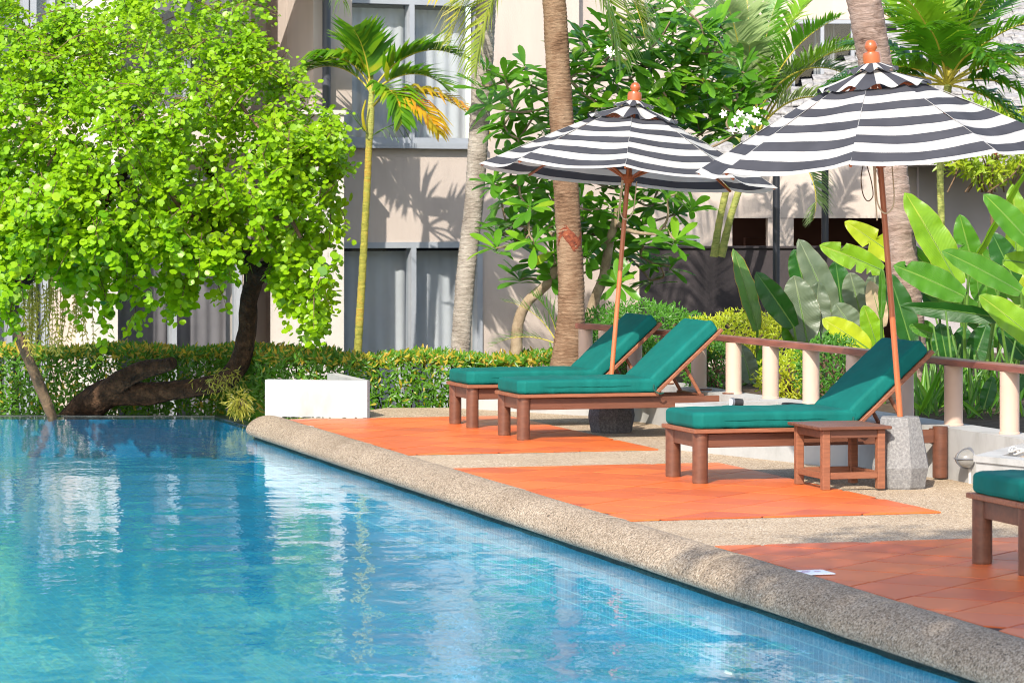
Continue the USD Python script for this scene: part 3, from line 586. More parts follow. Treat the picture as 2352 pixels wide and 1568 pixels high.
cw = thing('charcoal_wall', 'dark charcoal garden wall behind the glaucous broad leaves', 'wall')
obj('wall', pbox(1470, 2030, 570, 999, 33.5, .2, .2), 'charcoal', cw); obj('coping', pbox(1468, 2032, 565.5, 569.8, 33.47, .26), 'charcoal', cw)
for (x, ytop, ybot, Y, r, lab) in ((1783, 345, 0, 31.8, .035, 'navy post on the left standing in front of the charcoal wall'), (1895, 330, 0, 34.6, .038, 'black post on the right against the sunlit beige wall')):
    base = P(x, 0, Y); zt = EYE + (HOR - ytop) * Y / FPX
    t = thing('metal_post', lab, 'post'); 
    obj('shaft', tube(np.array([[base[0], Y, .27], [base[0], Y, 1.4], [base[0], Y, zt]]), r, 14), 'post_black', t, smooth=40)
    obj('base_plate', bx(base[0] - .08, base[0] + .08, Y - .08, Y + .08, .27, .285), 'post_black', t)
pk = thing('pipe_stub', 'short white and turquoise pipe stub beside the black post', 'pipe')
q = P(1880, 420, 35.3)
obj('pipe', cyl(q + [-.05, 0, 0], q + [.06, 0, 0], .018), 'pool_tile', pk); obj('cap', cyl(q + [-.075, 0, 0], q + [-.05, 0, 0], .026), 'fitting_white', pk)

# ------------------------------------------------------------------ leaves: templates and scattering
def norm(a): return a / (np.linalg.norm(a, axis=-1, keepdims=True) + 1e-12)
def leaf_template(kind):
    if kind == 'round':                  # butterfly leaf: round with a notch at the tip, gently folded
        o = [(0, 0), (.12, .30), (.42, .50), (.78, .44), (1.0, .22), (.90, 0), (1.0, -.22), (.78, -.44), (.42, -.50), (.12, -.30)]
        v = np.array([(a, b, .16 * abs(b)) for a, b in o] + [(.45, 0, 0)])
        f = [(10, i, (i + 1) % 10) for i in range(10)]
    elif kind == 'pointed':
        v = np.array([(0, 0, 0), (.35, .17, .03), (.7, .12, 0), (1, 0, -.08), (.7, -.12, 0), (.35, -.17, .03), (.5, 0, -.03)]); f = [(6, i, (i + 1) % 6) for i in range(6)]
    elif kind == 'obovate':              # plumeria
        o = [(0, .012), (.25, .07), (.5, .125), (.72, .145), (.9, .10), (1.0, 0)]
        v = [(a, b, .25 * b - .16 * a * a) for a, b in o] + [(a, -b, .25 * b - .16 * a * a) for a, b in o[:-1]] + [(a, 0, -.16 * a * a) for a, _ in o[:-1]]
        v = np.array(v); f = []
        for i in range(5):
            m0, m1 = 11 + i, (11 + i + 1 if i < 4 else 5)
            l0, l1 = i, i + 1; r0, r1 = 6 + i, (6 + i + 1 if i < 4 else 5)
            f += [(m0, l1, l0)] + ([(m0, m1, l1)] if m1 != l1 else []) + [(m0, r0, r1)] + ([(m0, r1, m1)] if m1 != r1 else [])
    f = np.array(f); return v, f
def scatter(tpl, pos, t, n, size):
    tv, tf = tpl; t = norm(t); b = norm(np.cross(n, t)); n = np.cross(t, b); size = np.broadcast_to(size, (len(pos),))[:, None, None]
    v = pos[:, None, :] + size * (tv[None, :, 0:1] * t[:, None] + tv[None, :, 1:2] * b[:, None] + tv[None, :, 2:3] * n[:, None])
    return v                                                # (leaf, vertex, 3)
def joined(v, tf): k, m, _ = v.shape; return v.reshape(-1, 3), (tf[None] + (np.arange(k) * m)[:, None, None]).reshape(-1, 3)
def foliage(parent, tpl, v, mat, score, top=300, leaf='leaf', rest='foliage'):
    """The leaves that show largest as parts, the rest as one part."""
    o = np.argsort(-score); tf = tpl[1]
    for k in o[:top]: obj(leaf, (v[k], tf), mat, parent, smooth=True)
    if len(o) > top: obj(rest, joined(v[o[top:]], tf), mat, parent, smooth=True, kind='stuff')
def in_poly(poly, n, rng):
    x0, y0, x1, y1 = poly.bounds; out = []
    while len(out) < n:
        p = (rng.uniform(x0, x1), rng.uniform(y0, y1))
        if poly.contains(Point(p)): out.append(p)
    return np.array(out)

# ------------------------------------------------------------------ the round-leaved tree over the pool's far edge
tree = thing('round_leaf_tree', 'leaning dark-trunked tree with a huge bright round-leaved crown', 'tree')
def barky(amp, s=9.0, seed=0):
    def b(t, a, pts):
        q = np.stack([pts[:, None, 0] * s + np.cos(a) * 1.3, pts[:, None, 1] * s + np.sin(a) * 1.3, pts[:, None, 2] * s + 0 * a], -1); return 1 + amp * (meshkit.fbm(q, 3, seed) - .5) * 2
    return b
def limb(pts_px, Ys, rad_px, name='trunk', mt='bark_dark', n=18, amp=.16, seed=0, parent=None, m=9):
    p = spline(np.array([P(x, y, Y) for (x, y), Y in zip(pts_px, Ys)]), m); r = spline(np.array([(q * Y / FPX, 0, 0) for q, Y in zip(rad_px, Ys)]), m)[:, 0]
    obj(name, tube(p, r, n, bump=barky(amp, seed=seed)), mt, parent or tree, smooth=60); return p
limb([(150, 975), (190, 945), (250, 902), (330, 905), (420, 893), (505, 878), (548, 835), (568, 760), (572, 690), (582, 632), (560, 560), (520, 470), (470, 380)], [30.3, 30.2, 30.0, 29.9, 29.8, 29.7, 29.6, 29.5, 29.4, 29.3, 29.2, 29.1, 29.0], [30, 36, 34, 27, 22, 22, 24, 22, 20, 22, 15, 11, 7], seed=1)
limb([(585, 640), (610, 618), (640, 612), (690, 570), (720, 500)], [29.3, 29.2, 29.1, 29.0, 28.9], [22, 21, 17, 9, 5], name='branch', seed=2)
limb([(215, 930), (270, 880), (320, 853), (365, 842), (398, 833)], [30.0, 29.85, 29.8, 29.7, 29.6], [30, 26, 22, 18, 14], name='stump_branch', seed=3)
limb([(122, 962), (95, 895), (55, 800), (22, 722), (0, 660), (-30, 560)], [29.6, 29.5, 29.3, 29.2, 29.1, 29.0], [12, 13, 12, 11, 10, 9], name='side_trunk', mt='bark_light', seed=4)
limb([(0, 720), (30, 665), (85, 610), (150, 560), (230, 480), (300, 380)], [29.2, 29.1, 29.0, 28.9, 28.9, 28.9], [20, 22, 20, 16, 11, 7], name='branch', seed=5)
for k, (pp_, rr) in enumerate([([(690, 545), (640, 450), (600, 395)], [4, 6, 5]), ([(660, 520), (600, 470), (575, 450)], [5, 7, 7]), ([(600, 300), (560, 250), (520, 180)], [3, 4, 4]), ([(330, 260), (270, 310), (220, 330)], [3, 3, 3]), ([(110, 380), (130, 340), (100, 290)], [3, 3, 3]), ([(380, 420), (420, 480), (520, 560)], [5, 7, 9])]):
    limb(pp_, [27.9, 28.1, 28.4], rr, name='twig', mt='bark_light', n=8, seed=10 + k)
crown = Polygon([(-90, -70), (30, -50), (60, 60), (120, 20), (150, -40), (300, -60), (470, -60), (600, -40), (612, 40), (603, 120), (640, 140), (712, 158), (716, 215), (772, 262), (806, 318), (795, 380), (772, 430), (792, 500), (756, 560), (790, 615), (758, 690), (742, 772), (690, 745), (622, 745), (648, 690), (640, 640), (600, 590), (560, 600), (520, 650), (470, 665), (420, 700), (350, 690), (300, 660), (250, 700), (190, 690), (120, 640), (70, 660), (40, 740), (-90, 760)])
rng = np.random.default_rng(21)
tw, N_TW = in_poly(crown, 5600, rng), 5600
hang = [(240, 740), (236, 780), (243, 820), (238, 760), (228, 700), (205, 720), (170, 700), (160, 740), (310, 740), (330, 760), (345, 720), (390, 700), (300, 780), (372, 650), (385, 640), (500, 640), (510, 720), (20, 700), (15, 745), (640, 700), (700, 730), (735, 750), (780, 600), (775, 520), (420, 720), (195, 660), (275, 690)]
tw = np.vstack([tw, np.array(hang, float) - [0, 40]])
cpoly = crown.exterior
pos, tt, nn, sz = [], [], [], []
twig_meshes = []
CL = in_poly(crown.buffer(-14), 230, rng); cly = rng.beta(1.0, 1.3, 230) * 2 - 1
for idx, (px, py) in enumerate(tw):
    hangs = idx >= N_TW
    if not hangs and rng.random() < .80:
        q = int(rng.integers(0, 230)); (cx_, cy_) = CL[q]; px, py = cx_ + rng.normal(0, 19), cy_ + rng.normal(0, 15); so_ = cly[q]
    else: so_ = rng.beta(.9, 1.5) * 2 - 1
    if not hangs and not crown.contains(Point(px, py)): continue
    if not hangs and meshkit.fbm(np.array([[px / 62, py / 55, 3.3]]), 2)[0] < .27: continue
    if not hangs and py > 590 and rng.random() < .62: continue
    dist = cpoly.distance(Point(px, py)) if crown.contains(Point(px, py)) else 0
    half = 1.55 * math.sqrt(min(1, dist / 240)) + .12
    Yc = 29.0; Y = Yc + so_ * half - .25 + rng.normal(0, .10)
    c0 = P(px, py, Y); down = .35 + .65 * np.clip((py - 150) / 550, 0, 1)
    az = rng.uniform(0, 2 * np.pi); out = np.array([math.cos(az), math.sin(az) - .35, 0]) * (1.1 - down * .7)
    d = norm(out + np.array([0, 0, -down + rng.normal(0, .25)])); L = rng.uniform(.2, .45) * (1 if idx < N_TW else 1.1)
    n = int(rng.integers(8, 13)); base = c0 - d * L * .4
    if idx % 4 == 0: twig_meshes.append(tube(np.array([base, base + d * L * .5 + [0, 0, .02], base + d * L]), [.005, .004, .0025], 4, caps=False))
    side = norm(np.cross(d, [0, 0, 1.0]) + 1e-6)
    for k in range(n):
        f = (k + .5) / n; sg = 1 if k % 2 else -1
        size = (.050 + .036 * np.clip((py - 200) / 450, 0, 1)) * rng.uniform(.6, 1.2) * (1 - .25 * f)
        p = base + d * L * f + rng.normal(0, .012, 3)
        t = norm(d * .5 + side * sg * .8 + np.array([0, 0, -.25]) + rng.normal(0, .3, 3))
        nrm = norm(np.array([-.12, -.55, .75]) + rng.normal(0, .42, 3))
        pos.append(p); tt.append(t); nn.append(nrm); sz.append(size)
pos, tt, nn, sz = map(np.array, (pos, tt, nn, sz))
tplr = leaf_template('round'); lv = scatter(tplr, pos, tt, nn, sz)
ppx = np.c_[pos[:, 0] / pos[:, 1] * FPX + CX, HOR - (pos[:, 2] - EYE) / pos[:, 1] * FPX]
vis = (ppx[:, 0] > 0) & (ppx[:, 1] > 0)
foliage(tree, tplr, lv, 'leaf_round', sz / pos[:, 1] * vis * (1 - .08 * (pos[:, 1] - 27)), 300)
obj('twigs', cat_meshes(twig_meshes), 'bark_light', tree, kind='stuff')

# hanging yellow strands and the fern tuft
vine = thing('hanging_vine', 'yellow trailing vine hanging from the branch at left', 'vine')
rv = np.random.default_rng(31); vp_, vt, vn, vs = [], [], [], []
for k in range(46):
    x = rv.choice([rv.normal(150, 16), rv.normal(112, 14), rv.normal(70, 12), rv.normal(190, 12)]); y0 = 590 + rv.uniform(0, 60) + max(0, 110 - x) * .5; y1 = y0 + rv.uniform(90, 230)
    y1 = min(y1, 812); Y = 29.3 + rv.uniform(-.2, .2)
    pts = spline(np.array([P(x, y0, Y), P(x + rv.normal(0, 4), (y0 + y1) / 2, Y), P(x + rv.normal(-3, 9), y1, Y)]), 8)
    obj('strand', tube(pts, .0035, 4, caps=False), 'leaf_vine', vine)
    for p in pts[2::1]:
        for s in (-1, 1):
            if rv.random() < .75: vp_.append(p); vt.append([s * .6 + rv.normal(0, .2), rv.normal(0, .5), -.7]); vn.append([0, -1, .3] + rv.normal(0, .4, 3)); vs.append(rv.uniform(.028, .05))
tplp = leaf_template('pointed')
obj('foliage', joined(scatter(tplp, np.array(vp_), np.array(vt), np.array(vn), np.array(vs)), tplp[1]), 'leaf_vine', vine, kind='stuff')
fern = thing('fern_tuft', 'pale yellow-green fern tuft under the bend of the dark trunk', 'fern')
fp, ft, fn, fs = [], [], [], []
for k in range(620):
    c = P(553, 928, 28.6) if k > 200 else P(505 + rv.uniform(-25, 40), 880, 29.3) + rv.normal(0, .05, 3)
    d = norm(rv.normal(0, 1, 3) + [0, -.4, .2]); p = c + d * rv.uniform(.0, .12)
    fp.append(p); ft.append(d * .7 + [0, 0, -.7] + rv.normal(0, .4, 3)); fn.append(rv.normal(0, 1, 3)); fs.append(rv.uniform(.04, .085))
tpln = (tplp[0] * np.array([1, .35, 1.6]), tplp[1])
fv = scatter(tpln, np.array(fp), np.array(ft), np.array(fn), np.array(fs)); obj('foliage', joined(fv, tplp[1]), 'leaf_vine', fern, kind='stuff')
obj('root_ball', move(trimesh.creation.icosphere(2, .06), None, P(553, 930, 28.62)), 'soil', fern)

# ------------------------------------------------------------------ clipped hedge
hedge = thing('clipped_hedge', 'long low clipped hedge with orange-red young tips', 'hedge')
hp = LineStr([(-6.5, 30.8), (-2.6, 30.7), (-2.35, 30.5), (-2.12, 30.0), (-1.92, 29.55), (-1.72, 29.28), (-1.45, 29.12), (-1.1, 29.08), (-.5, 29.1), (.15, 29.15), (.7, 29.4), (1.5, 29.9)])
rh = np.random.default_rng(41); hp_, ht, hn, hs = [], [], [], []; tips = []
L = hp.length; H0, H1, HW = -.5, .40, .32
for k in range(46000):
    s = rh.uniform(0, L); c = np.array(hp.interpolate(s).coords[0]); c2 = np.array(hp.interpolate(min(L, s + .02)).coords[0]); d = norm(c2 - c) if s < L - .02 else np.array([1, 0]); nv = np.array([-d[1], d[0]])
    if rh.random() < .42: z = H1 + rh.normal(0, .018) + .02 * math.sin(s * 5); o = rh.uniform(-HW, HW); dirn = np.array([0, 0, 1.0])
    else: z = rh.uniform(H0, H1); o = -HW + abs(rh.normal(0, .07)) if rh.random() < .8 else rh.uniform(-HW, HW); dirn = np.array([*(-nv), .25])
    o += .03 * math.sin(s * 3.1) + (meshkit.noise(np.array([s * 2.5, z * 4, 0])) - .5) * .10
    hp_.append([c[0] + nv[0] * o, c[1] + nv[1] * o, z]); ht.append((dirn * .25 + rh.normal(0, .8, 3)) * [1, .4, 1]); hn.append(norm(np.array([-.1, -.85, .5]) + rh.normal(0, .45, 3))); hs.append(rh.uniform(.045, .078)); tips.append(z > H1 - .05 and rh.random() < .33 or rh.random() < .06)
hp_, ht, hn, hs, tips = map(np.array, (hp_, ht, hn, hs, tips)); hv = scatter(tplp, hp_, ht, hn, hs)
obj('foliage', joined(hv[~tips], tplp[1]), 'leaf_hedge', hedge, kind='stuff'); obj('young_tips', joined(hv[tips], tplp[1]), 'leaf_hedge_tip', hedge, kind='stuff')
st = [tube(np.array([[x, y, -.55], [x + rh.normal(0, .05), y + rh.normal(0, .05), -.1], [x + rh.normal(0, .1), y + rh.normal(0, .1), .34]]), [.01, .007, .004], 5) for x, y in [hp.interpolate(s).coords[0] for s in np.linspace(.1, L - .1, 130)]]
obj('stems', cat_meshes(st), 'bark_dark', hedge, kind='stuff')

def bush(name, label, cx, cy, Y, rx, ry, rz, n, mat, seed, size=(.03, .05), cat='bush', low=None):
    t = thing(name, label, cat); r = np.random.default_rng(seed); c = P(cx, cy, Y)
    d = norm(r.normal(0, 1, (n, 3))); rad = r.uniform(.45, 1.0, n) ** .5 * (.75 + .5 * meshkit.noise(d * 2.3 + seed, seed))
    p = c + d * rad[:, None] * np.array([rx, ry, rz]); p[:, 2] = np.maximum(p[:, 2], .28)
    v = scatter(tplp, p, norm((d * .4 + [0, 0, .3] + r.normal(0, .6, (n, 3))) * [1, .4, 1]), norm(np.array([0, -.75, .6]) + r.normal(0, .55, (n, 3))), r.uniform(*size, n))
    obj('foliage', joined(v, tplp[1]), mat, t, kind='stuff')
    st = []
    for k in range(14):
        e = c + norm(r.normal(0, 1, 3)) * np.array([rx, ry, rz]) * .8; e[2] = max(.4, e[2]); b0 = np.array([c[0] + r.normal(0, rx * .3), c[1] + r.normal(0, ry * .2), .26 if low is None else low])
        st.append(tube(spline(np.array([b0, (b0 + e) / 2 + r.normal(0, .04, 3), e]), 4), [.008] * 8 + [.004], 5))
    obj('stems', cat_meshes(st), 'bark_light', t, kind='stuff'); return t
bush('green_bush', 'mid-green leafy bush behind the handrail left of the yellow bush', 1470, 752, 28.6, .62, .5, .23, 3400, 'leaf_bush', 51)
bush('yellow_bush', 'yellow-green golden bush beneath the charcoal wall', 1690, 768, 28.4, .50, .4, .19, 3000, 'leaf_duranta', 52)
bush('green_bush', 'green bush filling the gap between the second and third visible columns', 1635, 850, 25.9, .22, .3, .28, 1500, 'leaf_bush', 53)
bush('yellow_bush', 'low yellow-green bush spilling over the white wall beside the middle columns', 1815, 868, 25.3, .26, .3, .22, 1700, 'leaf_duranta', 54)
bush('green_bush', 'bright green bush behind the column nearest the lounger backrest', 1905, 855, 24.6, .26, .3, .30, 1900, 'leaf_bush', 55)
bush('green_bush', 'small green bush behind the brown palm trunk and handrail end', 1420, 800, 28.2, .38, .3, .28, 1600, 'leaf_bush', 56)
bush('green_bush', 'bright pale-green bush far behind the right-hand palm', 2275, 330, 31.5, .50, .4, .42, 1500, 'leaf_duranta', 57, (.06, .11), low=1.9)
pt = thing('shrub_trunk', 'pale bare stem of the shrub far behind the right-hand palm', 'shrub stem'); q = P(2275, 330, 31.5); obj('stem', tube(spline(np.array([[q[0] + .1, 31.6, .27], [q[0] + .05, 31.6, 1.2], [q[0], 31.5, 2.1]]), 6), .02, 8), 'bark_light', pt, smooth=60)

# ------------------------------------------------------------------ palms
def palm_trunk(parent, px, Ys, rad_px, mt, seed, ring=.05, depth=.05, n=28, name='trunk'):
    p = spline(np.array([P(x, y, Y) for (x, y), Y in zip(px, Ys)]), 60); r = spline(np.array([(q * Y / FPX, 0, 0) for q, Y in zip(rad_px, Ys)]), 60)[:, 0]
    s = np.concatenate([[0], np.cumsum(np.linalg.norm(np.diff(p, axis=0), axis=1))])
    def b(t, a, pts):
        wob = s[:, None] + .012 * np.sin(a + 3 * s[:, None]) + .02 * (meshkit.noise(np.stack([np.cos(a) * 1.5 + 0 * s[:, None], np.sin(a) * 1.5 + 0 * s[:, None], s[:, None] * 6 + 0 * a], -1), seed) - .5)
        saw = (wob / ring) % 1.0
        q = np.stack([np.cos(a) * 2 + 0 * s[:, None], np.sin(a) * 2 + 0 * s[:, None], s[:, None] * 9 + 0 * a], -1)
        return 1 + depth * (saw - .5) + .10 * (meshkit.fbm(q, 3, seed) - .5)
    obj(name, tube(p, r, n, bump=b), mt, parent, smooth=35); return p[-1]
def frond(parent, base, az, el, L, droop, mat, seed, nl=46, leaf=.45, lw=.022, hang=.5, start=.12, vee=.35, rach='rachis', rr=.012, singles=False, bend=0.0, fan=.55, part='frond'):
    """One feather leaf: arching rachis with two rows of leaflets."""
    r = np.random.default_rng(seed); m = 26; s = np.linspace(0, 1, m); h = np.array([math.cos(az), math.sin(az), 0]); side0 = np.array([-h[1], h[0], 0])
    th = el - droop * s ** 1.3; step = L / (m - 1)
    dirs = np.cos(th)[:, None] * h + np.sin(th)[:, None] * np.array([0, 0, 1.0]) + bend * (s ** 2)[:, None] * side0
    pts = base + np.concatenate([[np.zeros(3)], np.cumsum(norm(dirs[:-1]) * step, axis=0)])
    fr = obj(part, tube(pts, rr * (1 - .85 * s), 6), rach, parent, smooth=60)
    vs, fs, o = [], [], 0; single = []
    for k in range(nl):
        f = start + (1 - start) * (k + .5) / nl; i = min(m - 2, int(f * (m - 1))); w = f * (m - 1) - i; p = pts[i] * (1 - w) + pts[i + 1] * w; t = norm(pts[i + 1] - pts[i])
        b = norm(np.cross(t, [0, 0, 1.0]) + 1e-6); up = np.cross(b, t)
        ll = leaf * (math.sin(math.pi * min(1, .16 + .84 * f * .93)) ** .7) * r.uniform(.86, 1.1)
        for sg in (-1, 1):
            d = norm(t * (fan + .25 * f) + b * sg * (1 - .25 * f) + up * vee + r.normal(0, .09, 3))
            e1 = p + d * ll * .5; d2 = norm(d + np.array([0, 0, -hang])); e2 = e1 + d2 * ll * .5
            nrm = norm(np.cross(d, np.cross(up, d) + 1e-6)); wv_ = norm(np.cross(d, up)) * lw
            wv2 = norm(np.cross(d2, up) + 1e-6) * lw * .75
            v = np.array([p + wv_ * .3, p - wv_ * .3, p * .65 + e1 * .35 + wv_, p * .65 + e1 * .35 - wv_, e1 + wv2 * 1.25, e1 - wv2 * 1.25, e2])
            v[2:4] += up * lw * .25
            ff = np.array([(0, 1, 3), (0, 3, 2), (2, 3, 5), (2, 5, 4), (4, 5, 6)])
            if singles: single.append((v, ff))
            else: vs.append(v); fs.append(ff + o); o += 7
    if singles:
        for v, ff in single: obj('leaflet', (v, ff), mat, fr, smooth=True)
    else: obj('leaflets', (np.vstack(vs), np.vstack(fs)), mat, fr, smooth=True, kind='stuff')
    return pts[-1]

p1 = thing('coconut_palm', 'pale grey-white palm trunk curving up in front of the curtained windows', 'palm tree')
top = palm_trunk(p1, [(1056, 865), (1060, 760), (1072, 610), (1088, 470), (1098, 330), (1108, 180), (1115, 40), (1122, -100), (1126, -220)], [30.3] * 9, [22, 22, 22, 22, 23, 23, 23, 22, 20], 'palm_white', 61)
for k, (az, el, dr, L_) in enumerate([(186, 24, 2.1, 2.05), (196, 12, 1.9, 1.95), (238, -20, 1.1, 1.15), (60, 50, 2.0, 2.4), (110, 45, 2.0, 2.3), (160, 40, 2.2, 2.3), (20, 60, 1.5, 2.3)]):
    frond(p1, top + [0, 0, -.05], math.radians(az), math.radians(el), L_, dr, 'frond_coconut' if k != 2 else 'frond_yellow', 70 + k, nl=44, leaf=.62, lw=.014, hang=.9)
p2 = thing('coconut_palm', 'brown fibrous palm trunk with a raw red wound behind the left parasol', 'palm tree')
top = palm_trunk(p2, [(1302, 865), (1306, 800), (1312, 700), (1308, 560), (1300, 430), (1290, 280), (1281, 140), (1273, 0), (1266, -130), (1262, -230)], [28.0] * 10, [44, 36, 31, 29.5, 29, 28, 27.5, 27, 26, 25], 'palm_brown', 62, ring=.035)
wp = []
for a in np.linspace(-2.6, -.5, 15): wp.append([a, .5 + .45 * abs(math.cos(a * 2.2)) + .1 * math.sin(a * 9)])
wc = P(1308, 545, 28.0)
wv_, wf_ = [], []
for k, (a, h) in enumerate(wp):
    for z in (-.5, 0, .5): wv_.append([wc[0] + .1135 * math.cos(a), 28.0 + .1135 * math.sin(a), wc[2] + z * .16 * h + .05 * math.cos(a * 3)])
for k in range(14):
    for j in range(2): b = k * 3 + j; wf_ += [(b, b + 3, b + 4), (b, b + 4, b + 1)]
obj('bark_wound', (np.array(wv_), np.array(wf_)), 'wound', p2, label='raw red-orange wound in the bark')
for k, (az, el, dr, L_) in enumerate([(190, -35, .8, 1.5), (205, -50, .6, 1.6), (-12, -35, .8, 1.45), (-25, -50, .6, 1.5), (-5, -15, .9, 1.5), (70, 60, 1.4, 2.3), (130, 60, 1.4, 2.2)]):
    frond(p2, top + [0, 0, -.05], math.radians(az), math.radians(el), L_, dr, 'frond_coconut', 90 + k, nl=46, leaf=.62, lw=.014, hang=.9)
# young frond at the foot of the brown palm
sd = thing('palm_seedling', 'small palm seedling with narrow leaflets left of the brown palm foot', 'palm seedling')
b0 = P(1302, 785, 28.3)
for k, (az, el, L_) in enumerate([(172, 62, .62), (185, 22, .60), (160, 85, .5)]):
    frond(sd, b0 + [-.08, 0, -.02], math.radians(az), math.radians(el), L_, 1.0, 'frond_areca', 120 + k, nl=13, leaf=.26, lw=.007, hang=.15, start=.2, rr=.006, fan=1.0)
p3 = thing('coconut_palm', 'thick pinkish-grey palm trunk rising behind the near parasol', 'palm tree')
top = palm_trunk(p3, [(2100, 940), (2092, 800), (2078, 640), (2060, 470), (2040, 330), (2020, 200), (2000, 90), (1984, 0), (1960, -130)], [24.6] * 9, [37, 36, 35, 34, 37, 38, 39, 39, 38], 'palm_grey', 63, ring=.07, depth=.06)
for k, (az, el, dr, L_) in enumerate([(160, 50, 1.6, 2.4), (200, 40, 1.5, 2.4), (330, 50, 1.6, 2.2), (20, 45, 1.6, 2.4), (60, 50, 1.6, 2.4), (110, 50, 1.6, 2.4)]):
    frond(p3, top + [0, 0, .1], math.radians(az), math.radians(el), L_, dr, 'frond_coconut', 130 + k, nl=44, leaf=.55, lw=.014, hang=.8)
# slender areca palm
p4 = thing('areca_palm', 'slender yellow-green ringed palm in front of the left windows', 'palm tree')
palm_trunk(p4, [(819, 850), (828, 700), (836, 560), (843, 430), (848, 320)], [34.2] * 5, [9.5, 9, 8.5, 8, 8], 'palm_yellow', 64, ring=.11, depth=.10, n=16)
top4 = palm_trunk(p4, [(848, 321), (851, 270), (853, 215), (854, 165)], [34.2] * 4, [8.5, 9, 6, 3], 'palm_green', 65, ring=.2, depth=.02, n=16, name='crownshaft')
b4 = P(853, 215, 34.2)
sp = spline(np.array([P(838, 300, 34.1), P(833, 262, 34.05), P(840, 230, 34.05)]), 6); obj('bract', tube(sp, np.linspace(.02, .008, len(sp)), 8), 'frond_yellow', p4, smooth=60)
sp = spline(np.array([P(858, 243, 34.1), P(875, 224, 34.0), P(893, 203, 33.95)]), 6); obj('bract', tube(sp, np.linspace(.015, .010, len(sp)), 8), 'leaf_vine', p4, smooth=60)
for k, (az, el, dr, L_, mt, hg, b) in enumerate([(-10, 58, 1.9, 1.15, 'frond_areca', .25, 0), (-25, 38, 1.5, .82, 'frond_areca', .25, 0), (-14, 8, 1.15, 1.2, 'frond_yellow', .9, 0), (-60, 20, 1.9, .72, 'frond_areca', .7, 0), (188, 72, 2.5, .85, 'frond_areca', .9, 0), (150, 80, 1.0, .62, 'frond_areca', .3, 0), (250, 75, .9, .70, 'frond_areca', .2, 0), (-18, 58, 1.5, .95, 'frond_areca', .3, 0), (172, 55, 1.9, .80, 'frond_areca', .6, 0), (-35, 0, 1.1, .85, 'frond_yellow', .9, 0)]):
    frond(p4, b4, math.radians(az), math.radians(el), L_ * 1.17, dr, mt, 150 + k, nl=22, leaf=.48, lw=.031, hang=hg, start=.22, rr=.012, singles=True, fan=.8)
obj('fruit_stalk', cat_meshes([tube(spline(np.array([P(855, 312, 34.1), P(875 + 10 * k, 300 - 4 * k, 34.0), P(888 + 14 * k, 318 + 5 * (k % 3), 33.9)]), 5), .004, 4) for k in range(5)] + [tube(spline(np.array([P(846, 312, 34.1), P(832 - 6 * k, 290 - 6 * k, 34.0), P(820 - 8 * k, 262 - 4 * k, 33.9)]), 5), .003, 4) for k in range(4)]), 'stem_green', p4)
# dusty feather palm cluster behind the parasols
p5 = thing('feather_palm', 'dusty green feather palm with ringed stems between the two parasols', 'palm tree')
for k, (a, b) in enumerate([((1656, 590), (1705, 410)), ((1640, 590), (1672, 420))]):
    palm_trunk(p5, [a, ((a[0] + b[0]) / 2 - 3, (a[1] + b[1]) / 2), b, (b[0] + 25, b[1] - 110)], [32.6] * 4, [10, 8, 8, 7], 'palm_green', 66 + k, ring=.12, depth=.08, n=14)
b5 = P(1728, 300, 32.6)
for k, (dx, az, el, dr, L_, mt, hg) in enumerate([(0, 20, 70, 2.1, 1.55, 'frond_dusty', .1), (0, 100, 86, .3, 1.6, 'frond_dusty', .25), (5, 60, 82, .6, 1.5, 'frond_bright', .5), (0, 160, 74, .9, 1.4, 'frond_dusty', .5), (0, 210, 70, 1.2, 1.3, 'frond_dusty', .6), (-10, 250, 78, .8, 1.45, 'frond_dusty', .3), (8, -30, 74, 1.0, 1.5, 'frond_bright', .4), (15, -8, 55, 3.0, 1.5, 'frond_dusty', .4), (0, 175, 60, 1.4, 1.0, 'frond_yellow', .8), (10, 5, -20, 1.6, 1.2, 'frond_dusty', .5), (6, 35, 80, .9, 1.7, 'frond_bright', .45), (12, 12, 66, 1.5, 1.7, 'frond_dusty', .5), (-6, 130, 80, .7, 1.6, 'frond_dusty', .4), (-14, 200, 45, 1.6, 1.2, 'frond_dusty', .6), (18, -20, 62, 1.1, 1.6, 'frond_bright', .5), (-4, 265, 70, 1.2, 1.3, 'frond_dusty', .5)]):
    frond(p5, P(1728 + dx, 300, 32.6 + .03 * k), math.radians(az), math.radians(el), L_, dr, mt, 170 + k, nl=54, leaf=.40, lw=.013, hang=hg, start=.18, rr=.014, vee=.55)
